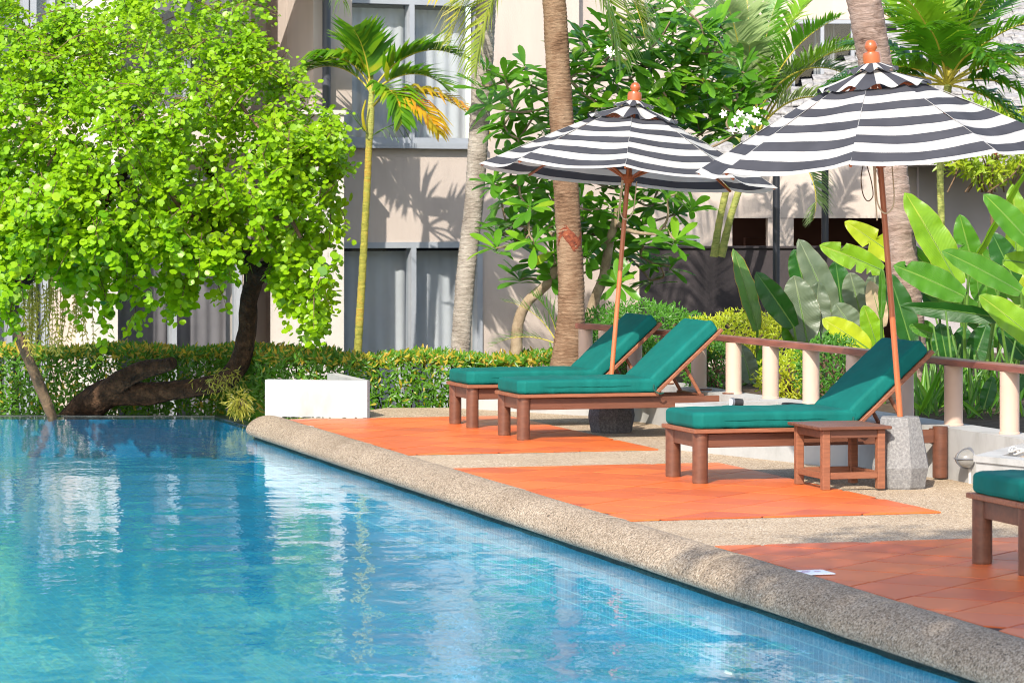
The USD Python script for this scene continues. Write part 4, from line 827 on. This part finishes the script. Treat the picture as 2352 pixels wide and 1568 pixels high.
# bright palm at upper right
p6 = thing('bright_palm', 'bright green feather palm filling the upper right corner', 'palm tree')
palm_trunk(p6, [(2164, 640), (2162, 500), (2160, 380), (2170, 250), (2178, 195)], [27.5] * 5, [9, 8, 8, 9, 9], 'palm_green', 68, ring=.09, depth=.10, n=14)
for k, (az, el, dr, L_, hg) in enumerate([(165, 62, 1.0, 1.25, .5), (150, 38, .7, 1.0, .6), (100, 85, .4, 1.4, .4), (70, 70, .7, 1.5, .5), (35, 60, .9, 1.4, .4), (5, 38, 1.5, 1.35, .6), (-15, 55, 1.3, 1.3, .5), (-35, 15, 1.9, 1.2, .9), (-70, 45, 1.6, 1.0, .7), (200, 30, 1.2, .9, .6), (230, 65, 1.0, 1.2, .5), (-5, 75, .9, 1.5, .4), (-20, -10, 1.3, 1.0, 1.0), (175, 85, .7, 1.3, .4), (172, 20, 1.0, 1.1, .7), (140, 60, .8, 1.4, .5), (-25, 30, 1.7, 1.3, .8), (20, 80, .6, 1.6, .4), (250, 50, 1.1, 1.1, .6), (155, 5, 1.1, 1.0, .8)]):
    frond(p6, P(2176, 195, 27.5), math.radians(az), math.radians(el), L_, dr, 'frond_bright', 190 + k, nl=34, leaf=.46, lw=.019, hang=hg, start=.16, rr=.013, vee=.3)

# ------------------------------------------------------------------ plumeria tree
pl = thing('plumeria_tree', 'spreading plumeria tree with whorled glossy leaves and white flowers', 'tree')
rp = np.random.default_rng(77)
shape = Polygon([(1095, 245), (1115, 150), (1165, 135), (1215, 150), (1235, 200), (1300, 110), (1400, 60), (1480, 15), (1560, 10), (1640, 60), (1705, 150), (1742, 240), (1700, 310), (1600, 345), (1600, 470), (1560, 545), (1540, 620), (1440, 680), (1380, 640), (1330, 590), (1250, 650), (1200, 600), (1125, 570), (1150, 480), (1110, 400), (1180, 330), (1100, 290)])
ros = [(1160, 175), (1125, 245), (1135, 425), (1140, 570), (1195, 640), (1270, 640), (1478, 565), (1490, 600), (1420, 650), (1395, 610), (1700, 230), (1655, 60), (1545, 40), (1600, 270)]
tries = in_poly(shape, 2600, rp)
for q in tries:
    if q[0] < 1260 and q[1] < 400 and rp.random() < .75: continue
    if all((q[0] - a) ** 2 + (q[1] - b) ** 2 > (30 if q[0] > 1300 and q[1] < 350 else 37) ** 2 for a, b in ros): ros.append(tuple(q))
R3 = [P(x, y, 29.4 + rp.uniform(-.65, .9)) for x, y in ros]
trunks = [[(1188, 868), (1186, 800), (1192, 735), (1215, 690), (1262, 645), (1282, 590), (1300, 520)], [(1345, 868), (1352, 780), (1362, 700), (1385, 640), (1400, 560), (1420, 480)]]
nodes = []
for k, px in enumerate(trunks):
    p = spline(np.array([P(x, y, 29.2 + .15 * k) for x, y in px]), 8); rr = np.linspace(15, 9, len(p)) * 29.2 / FPX
    obj('trunk', tube(p, rr, 14, bump=barky(.2, 14, 80 + k)), 'plumeria_bark', pl, smooth=60); nodes += [(q, r) for q, r in zip(p[len(p) // 2:], rr[len(p) // 2:])]
order = sorted(range(len(R3)), key=lambda i: min(np.linalg.norm(R3[i] - q) for q, _ in nodes))
brs = []
for i in order:
    e = R3[i]; cand = [(np.linalg.norm((e - q) * [1, 1, 1]) + (2.0 if q[2] > e[2] + .15 else 0), k) for k, (q, _) in enumerate(nodes)]
    k = min(cand)[1]; q, r = nodes[k]; mid = (q + e) / 2 + np.array([rp.normal(0, .04), rp.normal(0, .04), -.07 * np.linalg.norm(e - q)])
    p = spline(np.array([q, mid, e]), 6); r0 = max(.011, min(r * .8, .03)); rr = np.linspace(r0, .010, len(p))
    brs.append((p, rr)); nodes += [(a, b) for a, b in zip(p[3:], rr[3:])]
for p, rr in brs: obj('branch', tube(p, rr, 8, bump=barky(.2, 20, 3)), 'plumeria_bark', pl, smooth=60)
tplo = leaf_template('obovate'); a_, b_, c_, d_s = [], [], [], []
for e in R3:
    ax = norm(np.array([rp.normal(0, .35), -.25 + rp.normal(0, .3), .8])); x = norm(np.cross(ax, [.3, .9, .1])); y = np.cross(ax, x); n = int(rp.integers(11, 17))
    for k in range(n):
        ph = k * 2.399; lean = rp.uniform(.05, .95); d = norm((math.cos(ph) * x + math.sin(ph) * y) + ax * (.9 - lean * 1.15) + rp.normal(0, .12, 3))
        a_.append(e + ax * rp.uniform(-.05, .03)); b_.append(d); c_.append(norm(ax - d * (ax @ d) + rp.normal(0, .15, 3))); d_s.append(rp.uniform(.19, .30))
a_, b_, c_, d_s = map(np.array, (a_, b_, c_, d_s)); pv = scatter(tplo, a_, b_, c_, d_s)
foliage(pl, tplo, pv, 'leaf_plumeria', d_s / a_[:, 1] * (1 - .3 * (a_[:, 1] - 28)), 300)
fl = []
for (x, y) in [(1690, 275), (1700, 262), (1712, 285), (1682, 300), (1720, 270), (1735, 255), (1705, 300), (1740, 280), (1398, 115), (1405, 122), (1662, 262)]:
    c = P(x, y, 28.2); ax = norm(np.array([rp.normal(0, .4), -1, .5 + rp.normal(0, .3)])); u_ = norm(np.cross(ax, [0, 0, 1.0])); w_ = np.cross(ax, u_)
    ms = []
    for k in range(5):
        ph = k * 1.2566; d = math.cos(ph) * u_ + math.sin(ph) * w_; s_ = math.cos(ph + .8) * u_ + math.sin(ph + .8) * w_
        ms.append((np.array([c, c + d * .022 + s_ * .018 + ax * .004, c + d * .040 + ax * .010, c + d * .026 - s_ * .018 + ax * .006]), np.array([[0, 1, 2], [0, 2, 3]])))
    obj('flower', cat_meshes(ms), 'petal', pl)

# ------------------------------------------------------------------ broad-leaved clumps
def Z6(a, b): return 1525.1 + .3516 * a, 505.3 + .3516 * b
def big_leaf(parent, base, tip, width, Y, mt, seed, bow=.12, fold=.35, dy=0.0, curl=.10, tears=0, roll=0.0, stem=True, ground=.27):
    """base and tip in picture units at distance Y; dy tilts the tip away from (+) or towards the camera."""
    r = np.random.default_rng(seed); a, b = P(*base, Y), P(*tip, Y + dy); L = np.linalg.norm(b - a); t = norm(b - a)
    vw = norm(np.array([0, -1, .0]) - t * (np.array([0, -1.0, 0]) @ t)); sd = np.cross(t, vw)
    c, s = math.cos(roll), math.sin(roll); vw, sd = c * vw + s * sd, c * sd - s * vw
    n, m = 26, 7; W = width * Y / FPX / 2; V_, UV_ = [], []
    torn = {int(r.integers(4, n - 3)): r.uniform(.35, .8) for _ in range(tears)}
    for i in range(n):
        f = i / (n - 1); prof_ = (math.sin(math.pi * min(1, f * .94 + .06)) ** .55) * (1 - .12 * f); prof_ = max(prof_, .02) if i < n - 1 else .01
        ctr = a + (b - a) * f + np.array([0, 0, -1]) * bow * L * (f ** 2) * .5 + np.array([0, 0, 1]) * bow * L * f * .5 * (1 if abs(t[2]) < .8 else .2)
        wav = .035 * math.sin(f * 19 + seed) + .02 * math.sin(f * 41 + seed)
        for j in range(-m, m + 1):
            q = j / m; shrink = 1 - (torn.get(i, 0) if abs(q) > .45 and (i + (j > 0)) % 2 == 0 else 0)
            z = fold * abs(q) * W * prof_ - curl * W * q * q * 1.2 + wav * abs(q) * W * 2
            V_.append(ctr + sd * q * W * prof_ * shrink + vw * z); UV_.append((q, f))
    k = 2 * m + 1; i = np.arange(n - 1)[:, None] * k; j = np.arange(k - 1)[None, :]; q = np.stack([i + j, i + j + 1, i + k + j + 1, i + k + j], -1).reshape(-1, 4)
    lf = obj('leaf', (np.array(V_), np.vstack([q[:, [0, 1, 2]], q[:, [0, 2, 3]]])), mt, parent, smooth=True, uv=np.array(UV_))
    mr = np.array(V_).reshape(n, k, 3)[:, m] - vw * .004
    obj('midrib', tube(mr, np.linspace(.010, .003, n), 6), 'stem_green', lf, smooth=60)
    if stem:
        g = np.array([a[0] - t[0] * .12 + r.normal(0, .05), Y + r.uniform(.05, .3), ground]); obj('stalk', tube(spline(np.array([g, g * .45 + a * .55 + [0, .02, 0], a]), 6), np.linspace(.016, .010, 13), 8), 'stem_green', lf, smooth=60)
    return lf
cl = thing('broadleaf_clump', 'clump of grey-green paddle leaves behind the middle of the balustrade', 'plant')
for k, (b, t, w, Y, mt, kw) in enumerate([
    ((610, 720), (455, 160), 150, 27.0, 'blade_orange', dict(roll=.5)), ((850, 700), (600, 320), 185, 26.6, 'blade_dark', dict(roll=-.3)), ((935, 790), (850, 340), 260, 26.8, 'blade_glaucous', dict(fold=.1)),
    ((980, 800), (1010, 380), 210, 26.9, 'blade_glaucous', dict(roll=.4)), ((1110, 640), (880, 95), 210, 27.2, 'blade_glaucous', dict(roll=.3)), ((930, 480), (850, 175), 170, 27.4, 'blade_dark', {}),
    ((1260, 760), (1120, 530), 200, 26.4, 'blade_glaucous', dict(fold=.15)), ((1345, 850), (1035, 645), 180, 25.9, 'blade_yellow', dict(roll=.3)), ((1400, 850), (1305, 540), 150, 26.0, 'blade_bright', {}),
    ((1280, 600), (1215, 330), 190, 27.0, 'blade_glaucous', {}), ((1160, 560), (1120, 250), 180, 27.6, 'blade_dark', {}), ((1430, 330), (1015, 165), 170, 26.5, 'blade_bright', dict(tears=4)),
    ((1580, 290), (1180, 10), 170, 26.6, 'blade_yellow', dict(tears=5)), ((1400, 560), (1370, 330), 170, 26.9, 'blade_glaucous', {}), ((1425, 700), (1345, 380), 140, 26.7, 'blade_dry', {}),
    ((570, 1060), (500, 800), 150, 26.9, 'blade_glaucous', {}), ((640, 1000), (700, 760), 130, 27.0, 'blade_green', {}), ((900, 900), (790, 650), 150, 26.9, 'blade_green', {}), ((1080, 900), (1000, 480), 150, 27.6, 'blade_dark', {}), ((1180, 880), (1210, 650), 150, 27.2, 'blade_dark', {})]):
    big_leaf(cl, Z6(*b), Z6(*t), w * .3516, Y, mt, 300 + k, **kw)
cr = thing('banana_clump', 'clump of bright banana-like leaves at the right above the handrail', 'plant')
for k, (b, t, w, Y, mt, kw) in enumerate([
    ((1925, 430), (1575, -215), 250, 24.2, 'blade_bright', dict(roll=.35)), ((1960, 500), (1500, 295), 215, 23.6, 'blade_green', dict(roll=.25, tears=1)), ((2330, 470), (1815, 200), 185, 22.9, 'blade_green', dict(roll=.3)),
    ((1990, 330), (2400, -420), 110, 24.3, 'blade_bright', dict(roll=1.0)), ((2420, 180), (2090, -170), 190, 23.2, 'blade_green', dict(roll=.2)), ((2200, 640), (1540, 560), 140, 23.2, 'blade_dark', dict(roll=-.4, fold=.5)),
    ((2480, 830), (2060, 490), 215, 22.4, 'blade_bright', dict(roll=.35)), ((1620, 830), (1470, 320), 190, 24.4, 'blade_dark', dict(roll=.2)), ((1420, 640), (1420, 300), 70, 24.3, 'blade_green', dict(roll=.6)), ((1850, 930), (1800, 660), 170, 23.9, 'blade_dark', {}),
    ((2020, 930), (2110, 660), 180, 24.0, 'blade_dark', {}), ((1930, 940), (1960, 680), 170, 24.2, 'blade_dark', {}), ((2220, 260), (2600, 330), 170, 23.4, 'blade_bright', {}), ((2060, 530), (2040, 320), 120, 24.6, 'blade_green', {}),
    ((1770, 750), (1600, 690), 90, 24.0, 'blade_green', dict(stem=False)), ((2090, 1230), (2150, 1010), 110, 22.6, 'blade_dark', {}), ((2360, 900), (2180, 700), 150, 23.6, 'blade_dark', {}), ((2300, 420), (2140, 60), 190, 24.7, 'blade_dark', {}),
    ((1930, 600), (1600, 130), 160, 24.6, 'blade_green', dict(roll=-.3)), ((2330, 560), (2500, 250), 190, 24.0, 'blade_yellow', {}), ((2250, 1150), (2380, 930), 120, 22.9, 'blade_dark', {}), ((1700, 1250), (1640, 1000), 60, 23.4, 'blade_green', {}),
    ((2480, 560), (2240, 480), 170, 23.0, 'blade_bright', dict(roll=.5)), ((2130, 640), (1700, 470), 150, 24.9, 'blade_green', {}), ((2050, 420), (1930, -60), 190, 25.2, 'blade_green', dict(roll=-.3, tears=2)), ((2300, 250), (2280, -260), 190, 25.0, 'blade_bright', dict(roll=.4, tears=2)), ((2200, 560), (2060, 150), 200, 25.1, 'blade_green', dict(roll=.2, tears=1)), ((2330, 700), (2420, 380), 200, 24.6, 'blade_bright', dict(roll=-.3)), ((2060, 700), (1830, 430), 170, 25.0, 'blade_green', dict(roll=.4)), ((1800, 620), (1690, 330), 150, 25.3, 'blade_dark', {}), ((2380, 300), (2560, -100), 200, 24.8, 'blade_green', dict(tears=2)), ((2280, 830), (2330, 560), 180, 25.0, 'blade_dark', {}), ((1760, 880), (1700, 640), 150, 24.9, 'blade_green', {}), ((2140, 830), (2180, 600), 160, 25.2, 'blade_green', {})]):
    big_leaf(cr, Z6(*b), Z6(*t), w * .3516, Y, mt, 340 + k, **kw)
rb = np.random.default_rng(8)
for k in range(26):
    x = rb.uniform(1640, 2420); Y = rb.uniform(22.7, 24.5); a = P(*Z6(x, 0), Y); a[2] = .27; lean = rb.normal(0, .10); h = rb.uniform(.35, .75)
    obj('stalk', tube(spline(np.array([a, a + [lean * .4, .02, h * .5], a + [lean, .05, h]]), 5), np.linspace(.013, .007, 11), 7), 'stem_green', cr, smooth=60)
for k in range(90):
    x = rb.choice([rb.uniform(1640, 1830), rb.uniform(1960, 2360)]); Y = rb.uniform(22.6, 24.2); a = P(*Z6(x, 0), Y); a[2] = .27; d = np.array([rb.normal(0, .15), rb.normal(0, .1), rb.uniform(.15, .4)])
    v = scatter((tplp[0] * np.array([1, .25, 1]), tplp[1]), a[None], d[None], np.array([[0, -1.0, .1]]), np.linalg.norm(d)); obj('blade', (v[0], tplp[1]), 'leaf_bush', cr, smooth=True)

# ------------------------------------------------------------------ sun loungers
HEAD = math.radians(42)
def build_lounger(label, group, loc):
    t = thing('sun_lounger', label, 'sun lounger', group, loc=loc, rotz=ANG)
    for y in (.07, .60):
        for x in (.06, 1.68): obj('leg', lathe_at([(.001, .010), (.047, .010), (.049, .020), (.049, .322 if x < 1 else .338), (.001, .322 if x < 1 else .338)], x, y), 'wood', t, smooth=40)
    for y in (.055, .585): obj('side_beam', bx(.108, 1.632, y, y + .03, .232, .318, .003), 'wood', t)
    obj('foot_beam', bx(.045, .075, .12, .55, .232, .318, .003), 'wood', t); obj('head_beam', bx(1.665, 1.695, .12, .55, .232, .318, .003), 'wood', t)
    obj('side_rail', bx(0, 1.10, 0, .075, .324, .350, .004), 'wood_worn', t); obj('side_rail', bx(0, 1.10, .585, .66, .324, .350, .004), 'wood_worn', t); obj('foot_rail', bx(0, .075, .077, .583, .324, .350, .004), 'wood_worn', t)
    for k in range(9): obj('slat', bx(.10 + k * .112, .19 + k * .112, .077, .583, .328, .346, .003), 'wood', t)
    R = roty(-HEAD); hp0 = np.array([1.095, 0, .345])
    def back(m): return move(m, R, hp0)
    obj('back_rail', back(bx(0, .70, .005, .06, -.004, .022, .004)), 'wood_worn', t); obj('back_rail', back(bx(0, .70, .60, .655, -.004, .022, .004)), 'wood_worn', t)
    for k in range(6): obj('back_slat', back(bx(.03 + k * .112, .12 + k * .112, .062, .598, 0, .018, .003)), 'wood', t)
    for y in (.09, .55): obj('prop', tube(np.array([[1.33, y, .55], [1.46, y, .325]]), .014, 8), 'wood_worn', t)
    obj('prop_bar', bx(1.44, 1.48, .062, .598, .318, .334, .003), 'wood', t)
    s = obj('seat_cushion', rounded(.008, 1.10, .012, .648, .352, .455, .026, .03, .006, 3, .035), 'cushion', t, smooth=50)
    pts = np.array([[.07, .024, .404], [.3, .009, .404], [.55, .008, .404], [.8, .009, .404], [1.05, .024, .404]]); obj('seam', tube(spline(pts, 8), .0022, 5), 'cushion', s)
    b = obj('back_cushion', back(rounded(.015, .685, .012, .648, .025, .125, .026, .03, .006, 5)), 'cushion', t, smooth=50)
    obj('tie', back(tube(spline(np.array([[.02, .01, .07], [-.01, -.02, .05], [.0, -.03, .0], [.03, -.02, -.02]]), 5), .006, 5)), 'green_cloth', b)
    return t
def lathe_at(prof, x, y): v, f = lathe(prof, 22); return v + np.array([x, y, 0]), f
GL = 'sun loungers with green cushions on the pool deck'
legs = [((1085, 985), 'near', 'green-cushioned sun lounger farthest away, beside the brown palm trunk'), ((1202, 1013), 'near', 'green-cushioned sun lounger second farthest, over the shade-toned faceted stone'), ((1608, 1113), 'near', 'green-cushioned sun lounger behind the small wooden side table'), ((2256, 1298), 'far', 'sun lounger cut off at the right edge, nearest the camera')]
first = None
for (px, py), which, lab in legs:
    g = G(px, py)[:2]; o = g - V * .06 + U * .07 if which == 'near' else g - V * .06 + U * .60
    if first is None: first = build_lounger(lab, GL, (o[0], o[1], 0))
    else: dup(first, (o[0], o[1], 0), ANG, lab, GL)

# side table
g = G(1890, 1129.5)[:2]
tb = thing('side_table', 'small square brown wooden side table in front of the lounger', 'table', loc=(g[0], g[1], 0), rotz=ANG)
TX, TY = .41, .50
for x in (0, TX - .05):
    for y in (0, TY - .05): obj('leg', bx(x, x + .05, y, y + .05, .010 if True else 0, .375, .004), 'wood_worn', tb)
for y in (.008, TY - .038): obj('apron', bx(.05, TX - .05, y, y + .03, .325, .375, .003), 'wood', tb); obj('stretcher', bx(.05, TX - .05, y, y + .03, .075, .115, .003), 'wood_worn', tb)
for x in (.008, TX - .038): obj('apron', bx(x, x + .03, .05, TY - .05, .325, .375, .003), 'wood', tb); obj('stretcher', bx(x, x + .03, .05, TY - .05, .075, .115, .003), 'wood_worn', tb)
for k in range(6): obj('top_slat', bx(-.03, TX + .03, -.035 + k * .0955, .058 + k * .0955 if k < 5 else TY + .035, .377, .397, .004), 'wood', tb)

# ------------------------------------------------------------------ parasols and their stone feet
def stone(label, c, mt, sc=1.0, rot=.2):
    t = []
    for z, r in ((.0, .158), (.012, .165), (.13, .187), (.43, .128), (.44, .122)):
        a = np.arange(8) * math.pi / 4 + rot; t += [(sc * r * math.cos(k), sc * r * math.sin(k), z) for k in a]
    m = trimesh.convex.convex_hull(np.array(t)); m = m.subdivide_to_size(.05); v = np.asarray(m.vertices).copy()
    v += np.asarray(m.vertex_normals) * ((meshkit.fbm(v * 14, 3, 4) - .5) * .010)[:, None]
    return obj('parasol_stone', (v + np.array([c[0], c[1], 0]), np.asarray(m.faces)), mt, label=label, cat='parasol base')
def parasol(label, foot, apex, phase, seed, cord=True):
    """foot and apex are points on the pole's axis; everything is built upright and then leant."""
    foot, apex = np.array(foot), np.array(apex); ax = norm(apex - foot); H = np.linalg.norm(apex - foot)
    x = norm(np.array([1, 0, 0]) - ax * ax[0]); y = np.cross(ax, x); M = np.stack([x, y, ax], 1)
    def put(m): return move(m, M, foot)
    t = thing('parasol', label, 'parasol'); R_ = 1.165; rim = H - .60
    obj('pole', put(tube(np.array([[0, 0, 0], [0, 0, H * .5], [0, 0, H + .02]]), .0185, 14)), 'pole_wood', t, smooth=40)
    obj('finial', put(lathe([(.001, H + .152), (.018, H + .150), (.032, H + .138), (.040, H + .118), (.038, H + .100), (.026, H + .084), (.026, H + .080), (.05, H + .074), (.056, H + .055), (.054, H + .0), (.05, H - .02), (.001, H - .02)], 22)), 'finial_wood', t, smooth=50)
    def zc(s): return H - .01 - .572 * (.16 * s + .84 * s ** 1.12)         # rib profile
    n, m = 20, 14; ang = [phase + k * math.pi / 4 for k in range(8)]
    for k in range(8):
        a0, a1 = ang[k], ang[k] + math.pi / 4; V_, UV_ = [], []
        for i in range(n + 1):
            s = S0 + (S1 - S0) * i / n; p0 = np.array([R_ * s * math.cos(a0), R_ * s * math.sin(a0), zc(s)]); p1 = np.array([R_ * s * math.cos(a1), R_ * s * math.sin(a1), zc(s)])
            for j in range(m + 1):
                f = j / m; w = 4 * f * (1 - f); p = p0 * (1 - f) + p1 * f
                p[2] += -.032 * w * s ** 1.5 + .012 * (1 - abs(2 * f - 1)) ** .5 * 0; p[2] += .005 * math.sin(seed + 9 * s + 5 * f + k) + .014 * (meshkit.fbm(np.array([[p[0] * 5, p[1] * 5, seed]]), 2)[0] - .5)
                rad = norm(np.array([p[0], p[1], 0])); p -= rad * (.012 * w * s ** 4)
                V_.append(p); UV_.append((f, s))
        c = m + 1; i = np.arange(n)[:, None] * c; j = np.arange(m)[None, :]; q = np.stack([i + j, i + c + j, i + c + j + 1, i + j + 1], -1).reshape(-1, 4)
        pn = obj('canopy_panel', put((np.array(V_), np.vstack([q[:, [0, 1, 2]], q[:, [0, 2, 3]]]))), 'canvas_stripe', t, smooth=True, uv=np.array(UV_))
        sl = np.array([[R_ * s * math.cos(a0), R_ * s * math.sin(a0), zc(s) + .002] for s in np.linspace(S0, S1, 9)]); obj('seam', put(tube(sl, .0016, 5)), 'canvas_seam', pn)
    for (nm, r0, r1, z0, z1, wave, nw) in (('vent_cap', .05, .345, H - .03, zc(.29) + .020, .016, 12), ('top_cap', .035, .155, H + .015, H - .035, .014, 9)):
        V_, UV_ = [], []; na, nr = 96, 8
        for i in range(nr + 1):
            f = i / nr
            for j in range(na + 1):
                a = 2 * math.pi * j / na + phase; r = (r0 + (r1 - r0) * f) * (1 + .03 * math.sin(8 * a - 8 * phase + 1.5) * f); z = z0 + (z1 - z0) * f ** 1.1 + wave * f ** 3 * math.sin(nw * a + seed)
                V_.append((r * math.cos(a), r * math.sin(a), z)); UV_.append((j / na, f))
        c = na + 1; i = np.arange(nr)[:, None] * c; j = np.arange(na)[None, :]; q = np.stack([i + j, i + c + j, i + c + j + 1, i + j + 1], -1).reshape(-1, 4)
        obj(nm, put((np.array(V_), np.vstack([q[:, [0, 1, 2]], q[:, [0, 2, 3]]]))), 'canvas_cap', t, smooth=True, uv=np.array(UV_))
    hubz = rim - .02
    obj('top_hub', put(lathe([(.001, H - .03), (.05, H - .03), (.055, H - .08), (.001, H - .08)], 18)), 'pole_wood', t, smooth=40)
    obj('runner', put(lathe([(.02, hubz + .05), (.048, hubz + .05), (.052, hubz + .01), (.03, hubz - .02), (.02, hubz - .02)], 18)), 'pole_wood', t, smooth=40)
    for a in ang:
        d = np.array([math.cos(a), math.sin(a), 0]); p0 = d * .04 + [0, 0, H - .055]; p1 = d * R_ * .985 + [0, 0, zc(.985) - .016]; pm = d * R_ * .5 + [0, 0, zc(.5) - .03]
        rb_ = obj('rib', put(tube(np.array([p0, pm, p1]), .0105, 6)), 'pole_wood', t); obj('strut', put(tube(np.array([d * .045 + [0, 0, hubz + .03], pm]), .010, 6)), 'pole_wood', rb_)
    if cord:
        pts = spline(np.array([[-.035, -.03, hubz], [-.04, -.03, hubz - .22], [.0, -.05, hubz - .30], [.06, -.04, hubz - .24], [.07, -.02, hubz]]), 8); obj('cord', put(tube(pts, .005, 6)), 'rope', t)
        pts = np.array([[-.045, -.03, hubz], [-.05, -.03, hubz - .20], [-.05, -.035, hubz - .34]]); obj('cord', put(tube(pts, .005, 6)), 'rope', t)
    return t
f1 = np.array([.772, 25.35]); f2 = np.array([2.405, 20.22])
stone('faceted stone parasol base toned dark for shade under the second farthest lounger', f1, 'granite_dark', 1.0)
stone('pale grey faceted stone parasol base behind the side table', f2, 'granite', 1.0, .25)
parasol('black and white striped parasol on the left, farther off', (f1[0], f1[1], .43), (.952, 25.45, 2.565), math.radians(-3), 1)
para2 = parasol('black and white striped parasol on the right, nearest and largest', (f2[0], f2[1], .43), (2.225, 20.16, 2.615), math.radians(30), 2)

# ------------------------------------------------------------------ lamps, plaques, cords
c = P(2229, 1052, 20.55)
lw_ = thing('bulkhead_lamp', 'oval glass bulkhead lamp on the white wall below the right columns', 'wall lamp')
nd = norm(np.array([-.85, -.53, 0])); sdv = np.array([nd[1], -nd[0], 0]); M = np.stack([sdv, np.array([0, 0, 1.0]), -nd * -1], 1)
def oval(rx, ry, rz, cut, n=20):
    m = trimesh.creation.icosphere(3, 1.0); v = np.asarray(m.vertices) * [rx, ry, rz]; v[:, 2] = np.maximum(v[:, 2], cut); return v, np.asarray(m.faces)
obj('backplate', move(oval(.088, .070, .045, -.05), M, c + nd * .0), 'lamp_metal', lw_, smooth=50)
obj('glass', move(oval(.076, .060, .085, .01), M, c + nd * .022), 'lamp_glass', lw_, smooth=50)
for a in (0, math.pi / 2):
    th = np.linspace(0, math.pi, 15); pts = np.array([[.079 * math.cos(k) * math.cos(a), .063 * math.cos(k) * math.sin(a), .089 * math.sin(k)] for k in th]); obj('guard_bar', move(tube(pts, .0045, 6), M, c + nd * .022), 'lamp_metal', lw_)
obj('conduit', tube(np.array([c + [0, 0, -.06], c + [0, 0, -.17]]), .014, 8), 'white_cable', lw_)
c = P(1690, 924, 23.3)
sl_ = thing('spot_lamp', 'small black floodlight standing on the white planter ledge', 'spot lamp')
d = norm(np.array([-.93, -.35, .05])); obj('body', cyl(c - d * .05, c + d * .02, .028, .03), 'black_rubber', sl_, smooth=40); obj('bezel', cyl(c + d * .02, c + d * .036, .034), 'lamp_metal', sl_, smooth=40); obj('lens', cyl(c + d * .037, c + d * .041, .028), 'plaque', sl_)
obj('foot', bx(c[0] - .02, c[0] + .02, c[1] - .02, c[1] + .02, .30, c[2] - .02), 'black_rubber', sl_)
rc = random.Random(3)
hs_ = thing('cable_coil', 'dark green and black cable coil lying on the planter ledge', 'cable')
cc = P(1845, 926, 22.6)
for k in range(3):
    pts = spline(np.array([[cc[0] + (.10 + .02 * k) * math.cos(a) + rc.uniform(-.01, .01), cc[1] + .10 * math.sin(a), .335 + .02 * abs(math.sin(a + k)) + .012 * k] for a in np.linspace(0, 6.3, 13)]), 4); obj('loop', tube(pts, .010, 6), 'green_cloth' if k < 2 else 'black_rubber', hs_, smooth=60)
pts = spline(np.array([[cc[0] + x, cc[1] - .55 * x, .342 + .008 * math.sin(22 * x)] for x in np.linspace(-.42, .1, 9)]), 4); obj('lead', tube(pts, .007, 6), 'black_rubber', hs_, smooth=60)
wcl = thing('white_cable', 'white coiled cable on the right-hand planter ledge', 'cable'); cc = P(2335, 1042, 18.45)
for k in range(2):
    pts = spline(np.array([[cc[0] + (.06 + .015 * k) * math.cos(a) + .05, cc[1] + .09 * math.sin(a) + .1, .345 + .010 * k + .012 * math.sin(3 * a + k)] for a in np.linspace(0, 6.3, 13)]), 4); obj('loop', tube(pts, .006, 6), 'white_cable', wcl, smooth=60)
pts = spline(np.array([P(1983, 375, 20.0), P(1978, 410, 20.0), P(1982, 445, 20.0), P(1993, 462, 20.0), P(2005, 450, 20.0), P(2002, 420, 20.0), P(1994, 390, 20.0), P(1990, 375, 20.0)]), 7); obj('cord', tube(pts, .0035, 5), 'bark_light', para2)
for (px, py, w_, h_, lab, txt) in ((1858, 1314, .20, .17, 'white depth plaque set in the near terracotta tiles', True), (697, 979, .14, .13, 'small white plaque set in the far terracotta tiles', False)):
    g = G(px, py, .016); t = thing('depth_plaque', lab, 'plaque', loc=(g[0], g[1], 0), rotz=ANG)
    obj('plate', bx(-w_ / 2, w_ / 2, -h_ / 2, h_ / 2, .0135, .0185, .0015), 'plaque', t)
    if txt:
        for (x0, y0, w2, h2) in ((-.05, -.01, .05, .018), (-.02, .03, .04, .014), (.03, .0, .03, .02)): obj('mark', bx(x0, x0 + w2, y0, y0 + h2, .0188, .0196), 'plaque_ink', t)

# ------------------------------------------------------------------ the tree on the near bank that shades the deck's near end
sh = thing('shade_tree', 'tall tree on the near bank beside the camera', 'tree')
tc = np.array([-.35, 4.1, 8.4])
obj('trunk', tube(spline(np.array([[-2.6, -1.2, 0], [-2.4, -.8, 3], [-1.9, .6, 6], [-.9, 3.4, 8]]), 8), np.linspace(.2, .08, 25), 12, bump=barky(.12)), 'bark_dark', sh, smooth=60)
rsn = np.random.default_rng(88); n = 6500; d = norm(rsn.normal(0, 1, (n, 3))); p = tc + d * (rsn.uniform(0, 1, n) ** .4)[:, None] * np.array([2.2, 3.0, 1.0]) * (.75 + .5 * meshkit.noise(d * 2.4, 6))[:, None]
keep = meshkit.noise(p * 1.25, 12) > .27; p = p[keep]; n = len(p)
obj('foliage', joined(scatter(tplp, p, rsn.normal(0, 1, (n, 3)), norm(np.array([0, 0, 1.0]) + rsn.normal(0, .5, (n, 3))), rsn.uniform(.18, .30, n)), tplp[1]), 'leaf_shade', sh, kind='stuff')
for k in range(7):
    e = tc + norm(rsn.normal(0, 1, 3)) * [1.6, 2.2, .8]; obj('branch', tube(spline(np.array([[-1.6, 1.4, 6.7], (np.array([-1.0, 3, 7.8]) + e) / 2, e]), 6), np.linspace(.07, .02, 13), 8), 'bark_dark', sh, smooth=60)
